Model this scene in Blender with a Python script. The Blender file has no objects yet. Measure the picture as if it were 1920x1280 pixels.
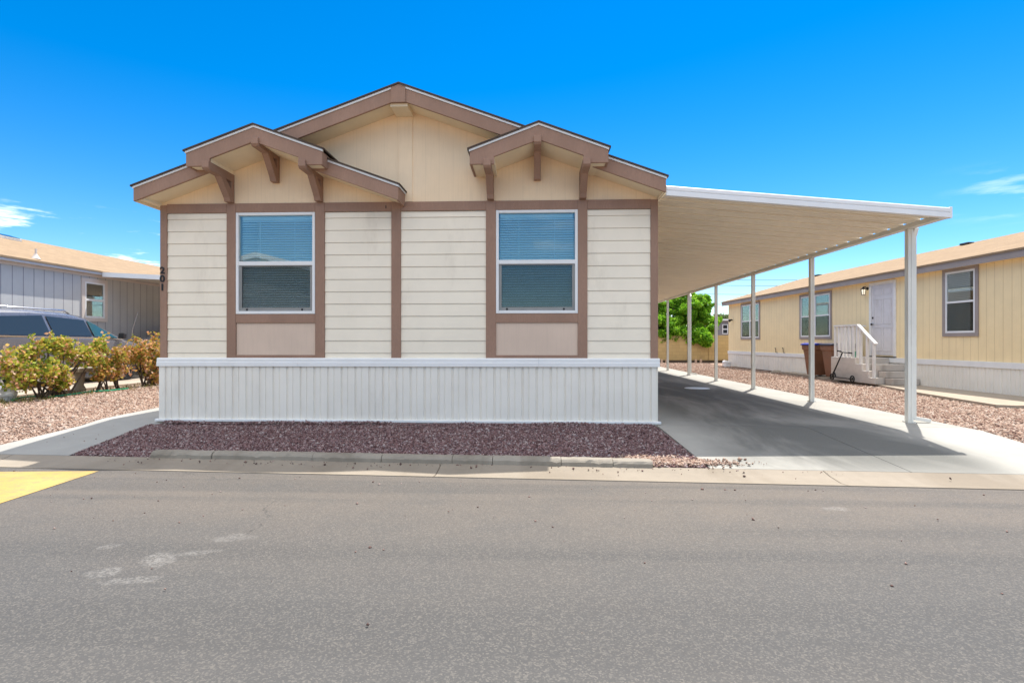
import bpy, bmesh, math, random
import numpy as np
from mathutils import Vector, Matrix

random.seed(7)
rng = np.random.default_rng(11)
sc = bpy.context.scene
COL = sc.collection
R = math.radians

# ------------------------------------------------------------------ camera
F = 1000.0            # focal length in pixels of a 1920 wide frame
TH = math.atan(40 / F)
CS, SN = math.cos(TH), math.sin(TH)
H = 1.189             # camera height above the lot
HY = 640.0

def ray(px, py):
    r, u = (px - 960) / F, (HY - py) / F
    return Vector((r * CS - SN, r * SN + CS, u))
O = Vector((0, 0, H))
def P(px, py, Y):                       # point on the vertical plane y = Y
    d = ray(px, py); return O + d * (Y / d.y)
def PX(px, py, X):                      # point on the vertical plane x = X
    d = ray(px, py); return O + d * (X / d.x)
def sstep(a, b, x):
    t = min(1, max(0, (x - a) / (b - a))); return t * t * (3 - 2 * t)

# street frame: v runs away from the road
def vst(x, y): return y + .046 * x
def zg(x, y):
    v = vst(x, y)
    if v >= 7.6: z = 0.0
    elif v > 5.83: z = -.16 * (7.6 - v) / 1.77
    elif v > 5.38: z = -.16 - .04 * (5.83 - v) / .45
    else: z = -.2
    if x < -7.2 and v > 6.2:
        z += .13 * sstep(-7.2, -9.6, x) * sstep(6.2, 8.2, v) if False else .13 * sstep(7.2, 9.6, -x) * sstep(6.2, 8.2, v)
    return z
def G(px, py):
    d = ray(px, py); z = 0.0
    for _ in range(12):
        t = (z - H) / d.z; p = O + d * t; z = .5 * z + .5 * zg(p.x, p.y)
    return O + d * ((z - H) / d.z)

cam = bpy.data.cameras.new('camera'); cam.lens = F / 1920 * 36; cam.sensor_width = 36
cam.clip_start = .05; cam.clip_end = 5000
co = bpy.data.objects.new('camera', cam); COL.objects.link(co)
co.location = O; co.rotation_euler = (math.pi / 2, 0, TH)
sc.camera = co

# ------------------------------------------------------------------ materials
class NT:
    def __init__(s, name):
        s.m = bpy.data.materials.new(name); s.m.use_nodes = True
        s.t = s.m.node_tree; s.t.nodes.clear()
        s.out = s.n('ShaderNodeOutputMaterial')
    def n(s, ty, **kw):
        n = s.t.nodes.new(ty)
        for k, v in kw.items(): setattr(n, k, v)
        return n
    def l(s, a, b): s.t.links.new(a, b)
    def set(s, sock, v):
        if hasattr(v, 'is_output'): s.l(v, sock)
        else: sock.default_value = v
    def coord(s, which='Object'):
        if not hasattr(s, '_tc'): s._tc = s.n('ShaderNodeTexCoord')
        return s._tc.outputs[which]
    def noise(s, scale, detail=4, rough=.55, vec=None, dist=0):
        n = s.n('ShaderNodeTexNoise'); n.inputs['Scale'].default_value = scale
        n.inputs['Detail'].default_value = detail; n.inputs['Roughness'].default_value = rough
        n.inputs['Distortion'].default_value = dist
        s.l(vec if vec is not None else s.coord(), n.inputs['Vector']); return n.outputs['Fac']
    def vor(s, scale, out='Distance', vec=None, feature='F1'):
        n = s.n('ShaderNodeTexVoronoi'); n.inputs['Scale'].default_value = scale; n.feature = feature
        s.l(vec if vec is not None else s.coord(), n.inputs['Vector']); return n.outputs[out]
    def mapping(s, scale=(1, 1, 1), loc=(0, 0, 0), rot=(0, 0, 0)):
        n = s.n('ShaderNodeMapping'); n.inputs['Scale'].default_value = scale
        n.inputs['Location'].default_value = loc; n.inputs['Rotation'].default_value = rot
        s.l(s.coord(), n.inputs['Vector']); return n.outputs['Vector']
    def math(s, op, a, b=0.0, c=None, clamp=False):
        n = s.n('ShaderNodeMath', operation=op); n.use_clamp = clamp
        s.set(n.inputs[0], a); s.set(n.inputs[1], b)
        if c is not None: s.set(n.inputs[2], c)
        return n.outputs[0]
    def rng(s, v, a, b, c=0.0, d=1.0, smooth=True):
        n = s.n('ShaderNodeMapRange'); n.interpolation_type = 'SMOOTHSTEP' if smooth else 'LINEAR'
        s.set(n.inputs['Value'], v)
        for k, x in zip(('From Min', 'From Max', 'To Min', 'To Max'), (a, b, c, d)): n.inputs[k].default_value = x
        return n.outputs['Result']
    def mix(s, f, a, b, mode='MIX'):
        n = s.n('ShaderNodeMix', data_type='RGBA', blend_type=mode)
        s.set(n.inputs[0], f)
        for sock, v in ((n.inputs[6], a), (n.inputs[7], b)):
            if isinstance(v, (tuple, list)): v = (*v[:3], 1)
            s.set(sock, v)
        return n.outputs[2]
    def ramp(s, f, stops, interp='LINEAR'):
        n = s.n('ShaderNodeValToRGB'); cr = n.color_ramp; cr.interpolation = interp
        while len(cr.elements) < len(stops): cr.elements.new(.5)
        for e, (p, c) in zip(cr.elements, stops): e.position = p; e.color = (*c, 1)
        s.l(f, n.inputs[0]); return n.outputs[0]
    def sep(s, v):
        n = s.n('ShaderNodeSeparateXYZ'); s.l(v, n.inputs[0]); return n.outputs
    def bump(s, h, strength=.3, dist=.01, prev=None):
        n = s.n('ShaderNodeBump'); n.inputs['Strength'].default_value = strength
        n.inputs['Distance'].default_value = dist; s.l(h, n.inputs['Height'])
        if prev is not None: s.l(prev, n.inputs['Normal'])
        return n.outputs['Normal']
    def bsdf(s, color, rough=.7, spec=.3, metal=0, normal=None, **kw):
        b = s.n('ShaderNodeBsdfPrincipled')
        if isinstance(color, (tuple, list)): color = (*color[:3], 1)
        s.set(b.inputs['Base Color'], color); s.set(b.inputs['Roughness'], rough)
        b.inputs['Specular IOR Level'].default_value = spec; b.inputs['Metallic'].default_value = metal
        if normal is not None: s.l(normal, b.inputs['Normal'])
        for k, v in kw.items(): s.set(b.inputs[k.replace('_', ' ')], v)
        s.l(b.outputs[0], s.out.inputs['Surface']); return b
    def random_island(s):
        return s.n('ShaderNodeNewGeometry').outputs['Random Per Island']

def paint(name, c, rough=.6, var=.1, scale=3.0, fine=0, bump=0, spec=.3, metal=0, grime=None, stretch=(1, 1, 1)):
    m = NT(name)
    vec = m.mapping(stretch)
    f = m.noise(scale, 6, .6, vec)
    d = tuple(x * (1 - var) for x in c); e = tuple(min(1, x * (1 + var * .5)) for x in c)
    colr = m.mix(m.rng(f, .3, .7), d, e)
    if fine:
        f2 = m.noise(fine, 3, .7, vec)
        colr = m.mix(m.rng(f2, .35, .65, 0, .5), colr, tuple(x * (1 - var * 1.5) for x in c))
    if grime:
        g = m.noise(grime[1], 8, .7, m.mapping(grime[3] if len(grime) > 3 else (1, 1, .35), (3, 1, 0)))
        colr = m.mix(m.rng(g, .52, .75, 0, grime[2]), colr, grime[0])
    nrm = None
    if bump:
        nrm = m.bump(m.noise(fine or 60, 4, .6, vec), bump, .004)
    r = m.rng(m.noise(scale * 2, 3), .3, .7, rough * .9, min(1, rough * 1.1))
    m.bsdf(colr, r, spec, metal, nrm)
    return m.m

MAT = {}
MAT['siding'] = paint('cream siding paint', (.89, .80, .65), .55, .05, 1.4, 0, 0, grime=((.55, .47, .36), 2.2, .35))
def panel(name, c, groove, axis, pitch=.2, off=0, gc=None, depth=.4, grain=True, width=.03):
    m = NT(name)
    xyz = m.sep(m.coord())
    a = xyz['XYZ'.index(axis)]
    w = m.math('FRACT', m.math('ADD', m.math('DIVIDE', a, pitch), off + 100))
    line = m.math('LESS_THAN', m.math('ABSOLUTE', m.math('SUBTRACT', w, .5)), width)
    st = (40, 40, 2.0)
    g = m.noise(1, 5, .65, m.mapping(st))
    big = m.noise(1.3, 4, .6)
    colr = m.mix(m.rng(big, .3, .7), tuple(x * .94 for x in c), tuple(min(1, x * 1.03) for x in c))
    colr = m.mix(m.rng(g, .45, .75, 0, .35), colr, tuple(x * .82 for x in c))
    colr = m.mix(m.math('MULTIPLY', line, groove), colr, gc or tuple(x * .55 for x in c))
    h = m.math('ADD', m.math('MULTIPLY', g, .25), m.math('MULTIPLY', line, -1.0))
    m.bsdf(colr, .7, .2, 0, m.bump(h, depth, .004))
    return m.m
MAT['gable'] = panel('tan grooved gable panel', (.89, .70, .48), .10, 'X', .2032, 0, None, .12)
MAT['apron'] = panel('beige panel below window', (.68, .53, .42), .05, 'X', .2032, .3, None, .1)
MAT['soffit'] = paint('cream soffit', (.84, .72, .52), .7, .06, 2.0)
MAT['trim'] = paint('brown trim paint', (.345, .21, .149), .65, .13, 2.5, 50, .15, stretch=(1, 1, .25))
MAT['skirt'] = paint('white vinyl skirting', (.84, .80, .72), .45, .05, 1.5, grime=((.55, .5, .43), 2.5, .35, (1, 1, .3)))
MAT['white'] = paint('white painted metal', (.80, .80, .79), .4, .04, 3)
MAT['whitewood'] = paint('white painted wood', (.78, .76, .73), .6, .07, 5, grime=((.5, .45, .4), 6, .3))
MAT['alu'] = paint('off white aluminium', (.74, .72, .66), .4, .06, 2, grime=((.5, .44, .36), 3, .3))
MAT['pan'] = paint('cream ribbed metal roof', (.92, .83, .67), .4, .06, .8, grime=((.55, .45, .34), 1.4, .4, (.3, 1.5, 1)))
MAT['fasciablue'] = paint('white aluminium fascia', (.80, .80, .80), .35, .03, 2)
MAT['black'] = paint('black plastic', (.02, .02, .022), .5, .2, 6)
MAT['rubber'] = paint('rubber', (.025, .025, .026), .85, .3, 8)
MAT['screen'] = None
MAT['darkmetal'] = paint('dark metal', (.06, .055, .05), .45, .2, 6, metal=.4)
MAT['sash'] = paint('grey sash', (.28, .28, .27), .5, .1, 4)
MAT['green'] = paint('green plastic', (.02, .30, .15), .4, .1, 8)
MAT['interior'] = paint('dark room', (.04, .04, .04), .9, .1, 1)
MAT['roompale'] = paint('pale room', (.6, .6, .58), .9, .05, 1)

def shingles(name, c):
    m = NT(name)
    v = m.mapping((1, 1, 1))
    br = m.n('ShaderNodeTexBrick'); br.offset = .5
    mp = m.n('ShaderNodeMapping'); m.l(m.coord(), mp.inputs[0]); mp.inputs['Rotation'].default_value = (0, 0, math.pi / 2)
    m.l(mp.outputs[0], br.inputs['Vector']); br.inputs['Scale'].default_value = 1
    br.inputs['Brick Width'].default_value = .3; br.inputs['Row Height'].default_value = .14
    br.inputs['Mortar Size'].default_value = .004
    br.inputs['Color1'].default_value = (*[x * 1.08 for x in c], 1); br.inputs['Color2'].default_value = (*[x * .88 for x in c], 1)
    br.inputs['Mortar'].default_value = (*[x * .6 for x in c], 1)
    colr = m.mix(m.rng(m.noise(120, 2), .35, .7, 0, .45), br.outputs['Color'], tuple(x * .55 for x in c))
    colr = m.mix(m.rng(m.noise(.7, 5), .4, .7, 0, .3), colr, tuple(x * .8 for x in c))
    m.bsdf(colr, .95, .1, 0, m.bump(m.noise(150, 2), .4, .004))
    return m.m
MAT['shingle_tan'] = shingles('tan shingles', (.345, .245, .155))
MAT['shingle_dark'] = shingles('brown shingles', (.10, .075, .06))

def glass(name, refl, tint, rough=.01, fk=.9):
    m = NT(name)
    tr = m.n('ShaderNodeBsdfTransparent'); tr.inputs[0].default_value = (*tint, 1)
    gl = m.n('ShaderNodeBsdfGlossy'); gl.inputs['Roughness'].default_value = rough
    gl.inputs['Color'].default_value = (.92, .97, 1, 1)
    nz = m.bump(m.noise(1.2, 1), .015, .02); m.l(nz, gl.inputs['Normal'])
    fr = m.n('ShaderNodeFresnel'); fr.inputs[0].default_value = 1.5
    fac = m.math('ADD', m.math('MULTIPLY', fr.outputs[0], fk), refl, clamp=True)
    mx = m.n('ShaderNodeMixShader'); m.l(fac, mx.inputs[0]); m.l(tr.outputs[0], mx.inputs[1]); m.l(gl.outputs[0], mx.inputs[2])
    m.l(mx.outputs[0], m.out.inputs['Surface']); return m.m
MAT['glass'] = glass('coated window glass', .07, (.86, .97, .98))
MAT['glass_dark'] = glass('neighbour window glass', .02, (.8, .84, .84), .01, .45)
MAT['glass_car'] = glass('tinted car glass', .10, (.20, .24, .26))
def screen(name, c, a):
    m = NT(name)
    tr = m.n('ShaderNodeBsdfTransparent'); df = m.n('ShaderNodeBsdfDiffuse'); df.inputs[0].default_value = (*c, 1)
    mx = m.n('ShaderNodeMixShader'); mx.inputs[0].default_value = a
    m.l(tr.outputs[0], mx.inputs[1]); m.l(df.outputs[0], mx.inputs[2]); m.l(mx.outputs[0], m.out.inputs['Surface']); return m.m
MAT['screen'] = screen('insect screen mesh', (.05, .06, .06), .25)
MAT['blind'] = paint('white blind', (.9, .9, .88), .5, .05, 2)

# concrete
def concrete(name, c, stain_or_shade=(.5, .48, .45), amt=.45, marks=False):
    m = NT(name)
    a = m.noise(.8, 8, .65); b = m.noise(9, 6, .7); f = m.noise(160, 2, .6)
    colr = m.mix(m.rng(a, .3, .72), tuple(x * .86 for x in c), tuple(x * 1.06 for x in c))
    colr = m.mix(m.rng(b, .45, .75, 0, .35), colr, tuple(x * .8 for x in c))
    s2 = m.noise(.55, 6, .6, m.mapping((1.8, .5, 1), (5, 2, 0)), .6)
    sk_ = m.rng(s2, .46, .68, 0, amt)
    if marks:                           # wheel wear, with the carport's shade darkened into the same mid-drive colour
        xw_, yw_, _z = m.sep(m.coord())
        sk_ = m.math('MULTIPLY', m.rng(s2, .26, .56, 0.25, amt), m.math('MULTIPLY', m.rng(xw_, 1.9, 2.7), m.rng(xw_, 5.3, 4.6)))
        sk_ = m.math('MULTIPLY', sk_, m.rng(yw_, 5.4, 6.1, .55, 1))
    colr = m.mix(sk_, colr, tuple(x * y for x, y in zip(c, stain_or_shade)))
    colr = m.mix(m.rng(f, .4, .7, 0, .25), colr, tuple(x * .72 for x in c))
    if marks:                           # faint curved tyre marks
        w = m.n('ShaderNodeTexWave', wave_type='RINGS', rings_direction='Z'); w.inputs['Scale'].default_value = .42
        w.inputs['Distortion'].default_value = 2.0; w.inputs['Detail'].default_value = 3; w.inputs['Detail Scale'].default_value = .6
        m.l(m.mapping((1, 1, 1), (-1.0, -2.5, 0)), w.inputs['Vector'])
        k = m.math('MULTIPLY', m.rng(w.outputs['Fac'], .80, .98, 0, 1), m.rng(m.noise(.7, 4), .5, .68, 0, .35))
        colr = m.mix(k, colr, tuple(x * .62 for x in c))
    m.bsdf(colr, .85, .2, 0, m.bump(m.math('ADD', m.math('MULTIPLY', f, .5), b), .2, .006))
    return m.m
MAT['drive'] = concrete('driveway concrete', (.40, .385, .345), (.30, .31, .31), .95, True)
MAT['path'] = concrete('path concrete', (.36, .35, .32), (.8, .78, .75), .3)
MAT['gutter'] = concrete('old gutter concrete', (.305, .26, .205), (.62, .59, .55), .6)
MAT['kerb'] = concrete('worn kerb concrete', (.32, .285, .235), (.5, .47, .43), .75)
MAT['walk'] = concrete('tan walkway concrete', (.40, .34, .27), (.75, .7, .65), .35)
MAT['step'] = concrete('painted concrete steps', (.60, .55, .50), (.5, .47, .45), .75)
MAT['stone'] = concrete('cast stone', (.48, .42, .34), (.6, .57, .5), .6)

def asphalt():
    m = NT('weathered asphalt')
    o = m.coord()
    x, y, z = m.sep(o)
    v = m.math('ADD', y, m.math('MULTIPLY', x, .046))
    big = m.noise(.5, 6, .6, m.mapping((.35, 1.2, 1)))
    cool, warm = (.078, .0745, .071), (.130, .110, .092)
    dust = m.math('ADD', m.rng(v, 2.6, 5.2), m.math('MULTIPLY', m.math('SUBTRACT', big, .5), 1.1), clamp=True)
    colr = m.mix(dust, cool, warm)
    lane = m.noise(1, 4, .55, m.mapping((.10, 2.6, 1), (0, .3, 0), (0, 0, .046)))
    colr = m.mix(m.rng(lane, .42, .62, 0, .5), colr, (.062, .060, .058))
    pat = m.noise(1.7, 7, .7)
    cwarp = m.n('ShaderNodeVectorMath', operation='ADD'); nz_ = m.n('ShaderNodeTexNoise'); nz_.inputs['Scale'].default_value = 2.5; nz_.inputs['Detail'].default_value = 6; m.l(o, nz_.inputs['Vector'])
    m.l(o, cwarp.inputs[0]); m.l(nz_.outputs['Color'], cwarp.inputs[1])
    ce = m.vor(.42, 'Distance', cwarp.outputs[0], 'DISTANCE_TO_EDGE')
    colr = m.mix(m.math('MULTIPLY', m.rng(ce, .006, .001, 0, .5), m.rng(m.noise(.6, 3), .52, .6)), colr, (.03, .03, .03))
    colr = m.mix(m.rng(pat, .42, .7, 0, .35), colr, (.073, .072, .071))
    agg = m.vor(125, 'Color'); ag = m.sep(agg)
    sp = m.rng(ag[0], .55, 1.0, 0, 1, False)
    colr = m.mix(m.math('MULTIPLY', sp, .28), colr, (.28, .25, .21))
    colr = m.mix(m.rng(ag[1], .62, .95, 0, .30), colr, (.07, .07, .07))
    sp2 = m.rng(m.vor(38, 'Distance'), .16, .07, 0, .65)
    pick = m.math('GREATER_THAN', m.sep(m.vor(38, 'Color'))[2], .80)
    colr = m.mix(m.math('MULTIPLY', sp2, pick), colr, (.5, .45, .38))
    pick2 = m.math('GREATER_THAN', m.sep(m.vor(38, 'Color'))[1], .93)
    colr = m.mix(m.math('MULTIPLY', sp2, pick2), colr, (.03, .03, .03))
    # dark soft tracks and a few white paint drips with shapes of their own
    brk = m.rng(m.noise(48, 7, .85), .42, .66)
    wob = m.noise(6, 6, .7)
    total = None
    def blob(p, rx, ry, k, rot):
        nonlocal total
        mp = m.n('ShaderNodeMapping'); mp.vector_type = 'TEXTURE'
        mp.inputs['Location'].default_value = (p.x, p.y, 0); mp.inputs['Rotation'].default_value = (0, 0, rot)
        mp.inputs['Scale'].default_value = (rx, ry, 1)
        m.l(o, mp.inputs[0]); xx, yy, _ = m.sep(mp.outputs[0])
        r2 = m.math('ADD', m.math('MULTIPLY', xx, xx), m.math('MULTIPLY', yy, yy))
        r2 = m.math('ADD', r2, m.math('MULTIPLY', m.math('SUBTRACT', wob, .5), 4.5))
        a = m.math('MULTIPLY', m.rng(r2, 1.0, .35), k)
        total = a if total is None else m.math('MAXIMUM', total, a)
    for px, py, rx, ry, k, rot in ((428, 1008, .20, .09, .55, .2), (300, 1047, .13, .16, .85, .5), (352, 1038, .22, .05, .75, .35),
                                   (204, 1023, .09, .07, .8, .2), (195, 1072, .1, .08, .7, .1), (245, 1088, .22, .05, .65, .25), (1562, 953, .13, .07, .9, 0)):
        blob(G(px, py), rx, ry, k, rot)
    colr = m.mix(m.math('MULTIPLY', m.math('MULTIPLY', total, brk), .5), colr, (.42, .40, .37))
    h = m.math('ADD', m.vor(95, 'Distance'), m.math('MULTIPLY', m.noise(200, 3, .6), .6))
    m.bsdf(colr, .8, .3, 0, m.bump(h, .3, .005))
    return m.m
MAT['asphalt'] = asphalt()

def gravel_ground(name, cols):
    m = NT(name)
    c1 = m.sep(m.vor(42, 'Color'))
    colr = m.ramp(c1[0], [(i / (len(cols) - 1), c) for i, c in enumerate(cols)])
    big = m.noise(.9, 5)
    colr = m.mix(m.rng(big, .35, .7, 0, .3), colr, tuple(x * .7 for x in cols[1]))
    m.bsdf(colr, .95, .1, 0, m.bump(m.vor(42, 'Distance'), .8, .02))
    return m.m
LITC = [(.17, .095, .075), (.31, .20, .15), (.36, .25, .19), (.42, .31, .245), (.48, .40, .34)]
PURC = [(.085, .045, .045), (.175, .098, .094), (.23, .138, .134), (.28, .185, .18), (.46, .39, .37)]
MAT['gravelground'] = gravel_ground('crushed pink gravel', LITC)
def stones(name, cols):
    m = NT(name)
    colr = m.ramp(m.random_island(), [(i / (len(cols) - 1), c) for i, c in enumerate(cols)])
    colr = m.mix(m.rng(m.noise(90, 3), .3, .7, 0, .3), colr, tuple(x * .6 for x in cols[2]))
    m.bsdf(colr, .9, .15); return m.m
MAT['stones_pink'] = stones('pink stones', LITC)
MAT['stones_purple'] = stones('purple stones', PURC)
MAT['stones_dark'] = stones('loose pebbles', [(.05, .03, .03), (.13, .08, .07), (.2, .12, .1), (.3, .2, .17), (.4, .33, .3)])
def leaf(name, stops, trans=.35):
    m = NT(name)
    cl = m.rng(m.noise(2.2, 3), .3, .7, -.22, .22)      # lighter and darker sprays
    colr = m.ramp(m.math('ADD', m.random_island(), cl, None, True), stops)
    b = m.n('ShaderNodeBsdfPrincipled'); m.l(colr, b.inputs['Base Color']); b.inputs['Roughness'].default_value = .55
    b.inputs['Specular IOR Level'].default_value = .25
    t = m.n('ShaderNodeBsdfTranslucent'); m.l(colr, t.inputs[0])
    mx = m.n('ShaderNodeMixShader'); mx.inputs[0].default_value = trans
    m.l(b.outputs[0], mx.inputs[1]); m.l(t.outputs[0], mx.inputs[2]); m.l(mx.outputs[0], m.out.inputs['Surface'])
    return m.m
MAT['leaf_rose'] = leaf('rose leaves', [(0, (.13, .19, .02)), (.3, (.30, .36, .04)), (.55, (.55, .50, .06)), (.74, (.62, .42, .10)), (.9, (.60, .26, .13)), (1, (.66, .48, .32))])
MAT['leaf_red'] = leaf('bronzed rose leaves', [(0, (.16, .19, .03)), (.3, (.44, .36, .06)), (.55, (.62, .36, .09)), (.8, (.60, .25, .11)), (1, (.66, .48, .34))])
MAT['leaf_tree'] = leaf('fresh tree leaves', [(0, (.09, .24, .015)), (.5, (.20, .44, .02)), (1, (.36, .58, .05))], .5)
MAT['leaf_far'] = leaf('pale far leaves', [(0, (.12, .19, .06)), (1, (.26, .30, .13))])
MAT['bark'] = paint('bark', (.10, .075, .055), .9, .3, 12, 60, .4)
MAT['grass'] = leaf('dry grass blades', [(0, (.10, .12, .02)), (.5, (.28, .25, .06)), (1, (.40, .33, .14))])
MAT['yellow'] = None
def yellow_paint():
    m = NT('worn yellow road paint')
    colr = m.mix(m.rng(m.noise(1.5, 6), .3, .7), (.40, .265, .075), (.47, .325, .11))
    colr = m.mix(m.rng(m.noise(9, 9, .8), .46, .64, 0, .7), colr, (.25, .2, .13))
    colr = m.mix(m.rng(m.noise(120, 2), .45, .7, 0, .25), colr, (.4, .28, .1))
    pass
    m.bsdf(colr, .75, .25, 0, m.bump(m.noise(90, 4, .7), .5, .006)); return m.m
MAT['yellow'] = yellow_paint()
MAT['bluewall'] = panel('grey blue grooved panel', (.54, .54, .53), .8, 'Y', .30, 0, (.14, .13, .17), .6)
MAT['bluefascia'] = paint('lilac grey fascia', (.52, .51, .53), .6, .05, 2)
MAT['palesoffit'] = paint('pale pink trim', (.66, .58, .52), .6, .05, 2)
MAT['yellowwall'] = panel('yellow grooved panel', (.92, .74, .44), .4, 'Y', .2032, .2, (.42, .28, .11), .6)
MAT['greytrim'] = paint('grey brown trim', (.33, .285, .265), .65, .08, 3)
MAT['doorwhite'] = paint('white door paint', (.66, .63, .63), .5, .06, 3, grime=((.45, .38, .33), 4, .5))
MAT['bin'] = paint('brown bin plastic', (.20, .095, .055), .5, .12, 4)
MAT['binblue'] = paint('blue lid plastic', (.035, .05, .30), .45, .1, 5)
MAT['binblack'] = paint('dark lid plastic', (.03, .03, .05), .45, .1, 5)
def block():
    m = NT('tan painted block wall')
    br = m.n('ShaderNodeTexBrick'); mp = m.n('ShaderNodeMapping'); m.l(m.coord(), mp.inputs[0])
    mp.inputs['Rotation'].default_value = (math.pi / 2, 0, 0); m.l(mp.outputs[0], br.inputs['Vector'])
    br.inputs['Scale'].default_value = 1; br.inputs['Brick Width'].default_value = .4; br.inputs['Row Height'].default_value = .2
    br.inputs['Mortar Size'].default_value = .008
    c = (.52, .385, .185)
    br.inputs['Color1'].default_value = (*c, 1); br.inputs['Color2'].default_value = (*[x * .9 for x in c], 1); br.inputs['Mortar'].default_value = (*[x * .75 for x in c], 1)
    colr = m.mix(m.rng(m.noise(2, 6), .5, .75, 0, .4), br.outputs['Color'], (.3, .2, .1))
    m.bsdf(colr, .85, .15); return m.m
MAT['block'] = block()
MAT['peach'] = paint('peach lit opening', (.62, .45, .34), .8, .1, 5)
MAT['darkblock'] = paint('dark footing', (.10, .075, .055), .9, .2, 5)
def carpaint(name, c):
    m = NT(name)
    colr = m.mix(m.rng(m.noise(3, 5), .35, .7, 0, .12), c, tuple(x * .75 + .05 for x in c))
    m.bsdf(colr, m.rng(m.noise(6, 4), .3, .7, .2, .34), .5, .35, None, Coat_Weight=.6, Coat_Roughness=.08); return m.m
MAT['van'] = carpaint('grey metallic paint', (.17, .17, .19))
MAT['suv'] = carpaint('silver grey paint', (.20, .22, .25))
MAT['chrome'] = paint('bright metal', (.7, .7, .7), .2, .05, 5, metal=1)
MAT['greybuilding'] = paint('grey far wall', (.22, .21, .22), .9, .1, 2)
MAT['wire'] = paint('wire', (.10, .11, .13), .8, .1, 2)
MAT['lampglass'] = None
def lampglass():
    m = NT('lit lamp glass')
    b = m.bsdf((.8, .76, .66), .4, .4)
    b.inputs['Emission Color'].default_value = (1, .85, .6, 1); b.inputs['Emission Strength'].default_value = .5; return m.m
MAT['lampglass'] = lampglass()

# ------------------------------------------------------------------ mesh builder
ROOTM = {}
class MB:
    def __init__(s, xf=None): s.v = []; s.f = []; s.xf = xf
    def add(s, vs, fs):
        b = len(s.v)
        if s.xf is not None: vs = [s.xf @ Vector(q) for q in vs]
        s.v += [tuple(q) for q in vs]; s.f += [tuple(i + b for i in f) for f in fs]; return s
    def box(s, x0, x1, y0, y1, z0, z1):
        if x0 > x1: x0, x1 = x1, x0
        if y0 > y1: y0, y1 = y1, y0
        if z0 > z1: z0, z1 = z1, z0
        return s.add([(x0, y0, z0), (x1, y0, z0), (x1, y1, z0), (x0, y1, z0), (x0, y0, z1), (x1, y0, z1), (x1, y1, z1), (x0, y1, z1)],
                     [(0, 3, 2, 1), (4, 5, 6, 7), (0, 1, 5, 4), (1, 2, 6, 5), (2, 3, 7, 6), (3, 0, 4, 7)])
    def prism(s, poly, axis, a, b):
        def mk(p, t):
            u, w = p
            return {'x': (t, u, w), 'y': (u, t, w), 'z': (u, w, t)}[axis]
        n = len(poly)
        vs = [mk(p, a) for p in poly] + [mk(p, b) for p in poly]
        fs = [tuple(range(n)), tuple(range(2 * n - 1, n - 1, -1))] + [(i, (i + 1) % n, n + (i + 1) % n, n + i) for i in range(n)]
        return s.add(vs, fs)
    def beam(s, p, q, w, h, up=(0, 0, 1)):
        p, q = Vector(p), Vector(q); d = (q - p).normalized(); up = Vector(up)
        a = d.cross(up).normalized() * (w / 2); u = a.cross(d).normalized() * (h / 2)
        vs = [p - a - u, p + a - u, p + a + u, p - a + u, q - a - u, q + a - u, q + a + u, q - a + u]
        return s.add(vs, [(0, 1, 2, 3), (7, 6, 5, 4), (0, 4, 5, 1), (1, 5, 6, 2), (2, 6, 7, 3), (3, 7, 4, 0)])
    def tube(s, pts, r, n=8):
        pts = [Vector(p) for p in pts]
        rs = r if isinstance(r, (list, tuple)) else [r] * len(pts)
        vs, fs = [], []
        a = None
        for i, p in enumerate(pts):
            d = (pts[min(i + 1, len(pts) - 1)] - pts[max(i - 1, 0)]).normalized()
            if a is None: a = d.orthogonal().normalized()
            a = (a - d * a.dot(d)).normalized(); b = d.cross(a)
            vs += [p + (a * math.cos(2 * math.pi * k / n) + b * math.sin(2 * math.pi * k / n)) * rs[i] for k in range(n)]
        for i in range(len(pts) - 1):
            for k in range(n):
                fs.append((i * n + k, i * n + (k + 1) % n, (i + 1) * n + (k + 1) % n, (i + 1) * n + k))
        fs.append(tuple(range(n - 1, -1, -1))); m0 = (len(pts) - 1) * n; fs.append(tuple(m0 + k for k in range(n)))
        return s.add(vs, fs)
    def lathe(s, prof, c, axis=(0, 0, 1), n=20):
        ax = Vector(axis).normalized(); a = ax.orthogonal().normalized(); b = ax.cross(a); c = Vector(c)
        vs, fs = [], []
        for r, h in prof:
            vs += [c + ax * h + (a * math.cos(2 * math.pi * k / n) + b * math.sin(2 * math.pi * k / n)) * r for k in range(n)]
        for i in range(len(prof) - 1):
            for k in range(n): fs.append((i * n + k, i * n + (k + 1) % n, (i + 1) * n + (k + 1) % n, (i + 1) * n + k))
        fs.append(tuple(range(n - 1, -1, -1))); m0 = (len(prof) - 1) * n; fs.append(tuple(m0 + k for k in range(n)))
        return s.add(vs, fs)
    def build(s, name, mat, parent=None, smooth=False, bevel=0, local=False, fix=True):
        me = bpy.data.meshes.new(name)
        vs = s.v
        if parent is not None and not local:
            mi = ROOTM[parent.name].inverted(); vs = [tuple(mi @ Vector(q)) for q in vs]
        me.from_pydata(vs, [], s.f); me.update()
        if fix:
            bm = bmesh.new(); bm.from_mesh(me); bmesh.ops.recalc_face_normals(bm, faces=bm.faces); bm.to_mesh(me); bm.free()
        if smooth:
            me.polygons.foreach_set('use_smooth', [True] * len(me.polygons))
        me.materials.append(MAT[mat] if isinstance(mat, str) else mat)
        o = bpy.data.objects.new(name, me); COL.objects.link(o)
        if parent is not None:
            o.parent = parent; ROOTM[o.name] = ROOTM[parent.name]
        if bevel:
            b = o.modifiers.new('bevel', 'BEVEL'); b.width = bevel; b.segments = 2; b.limit_method = 'ANGLE'
        return o

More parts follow.
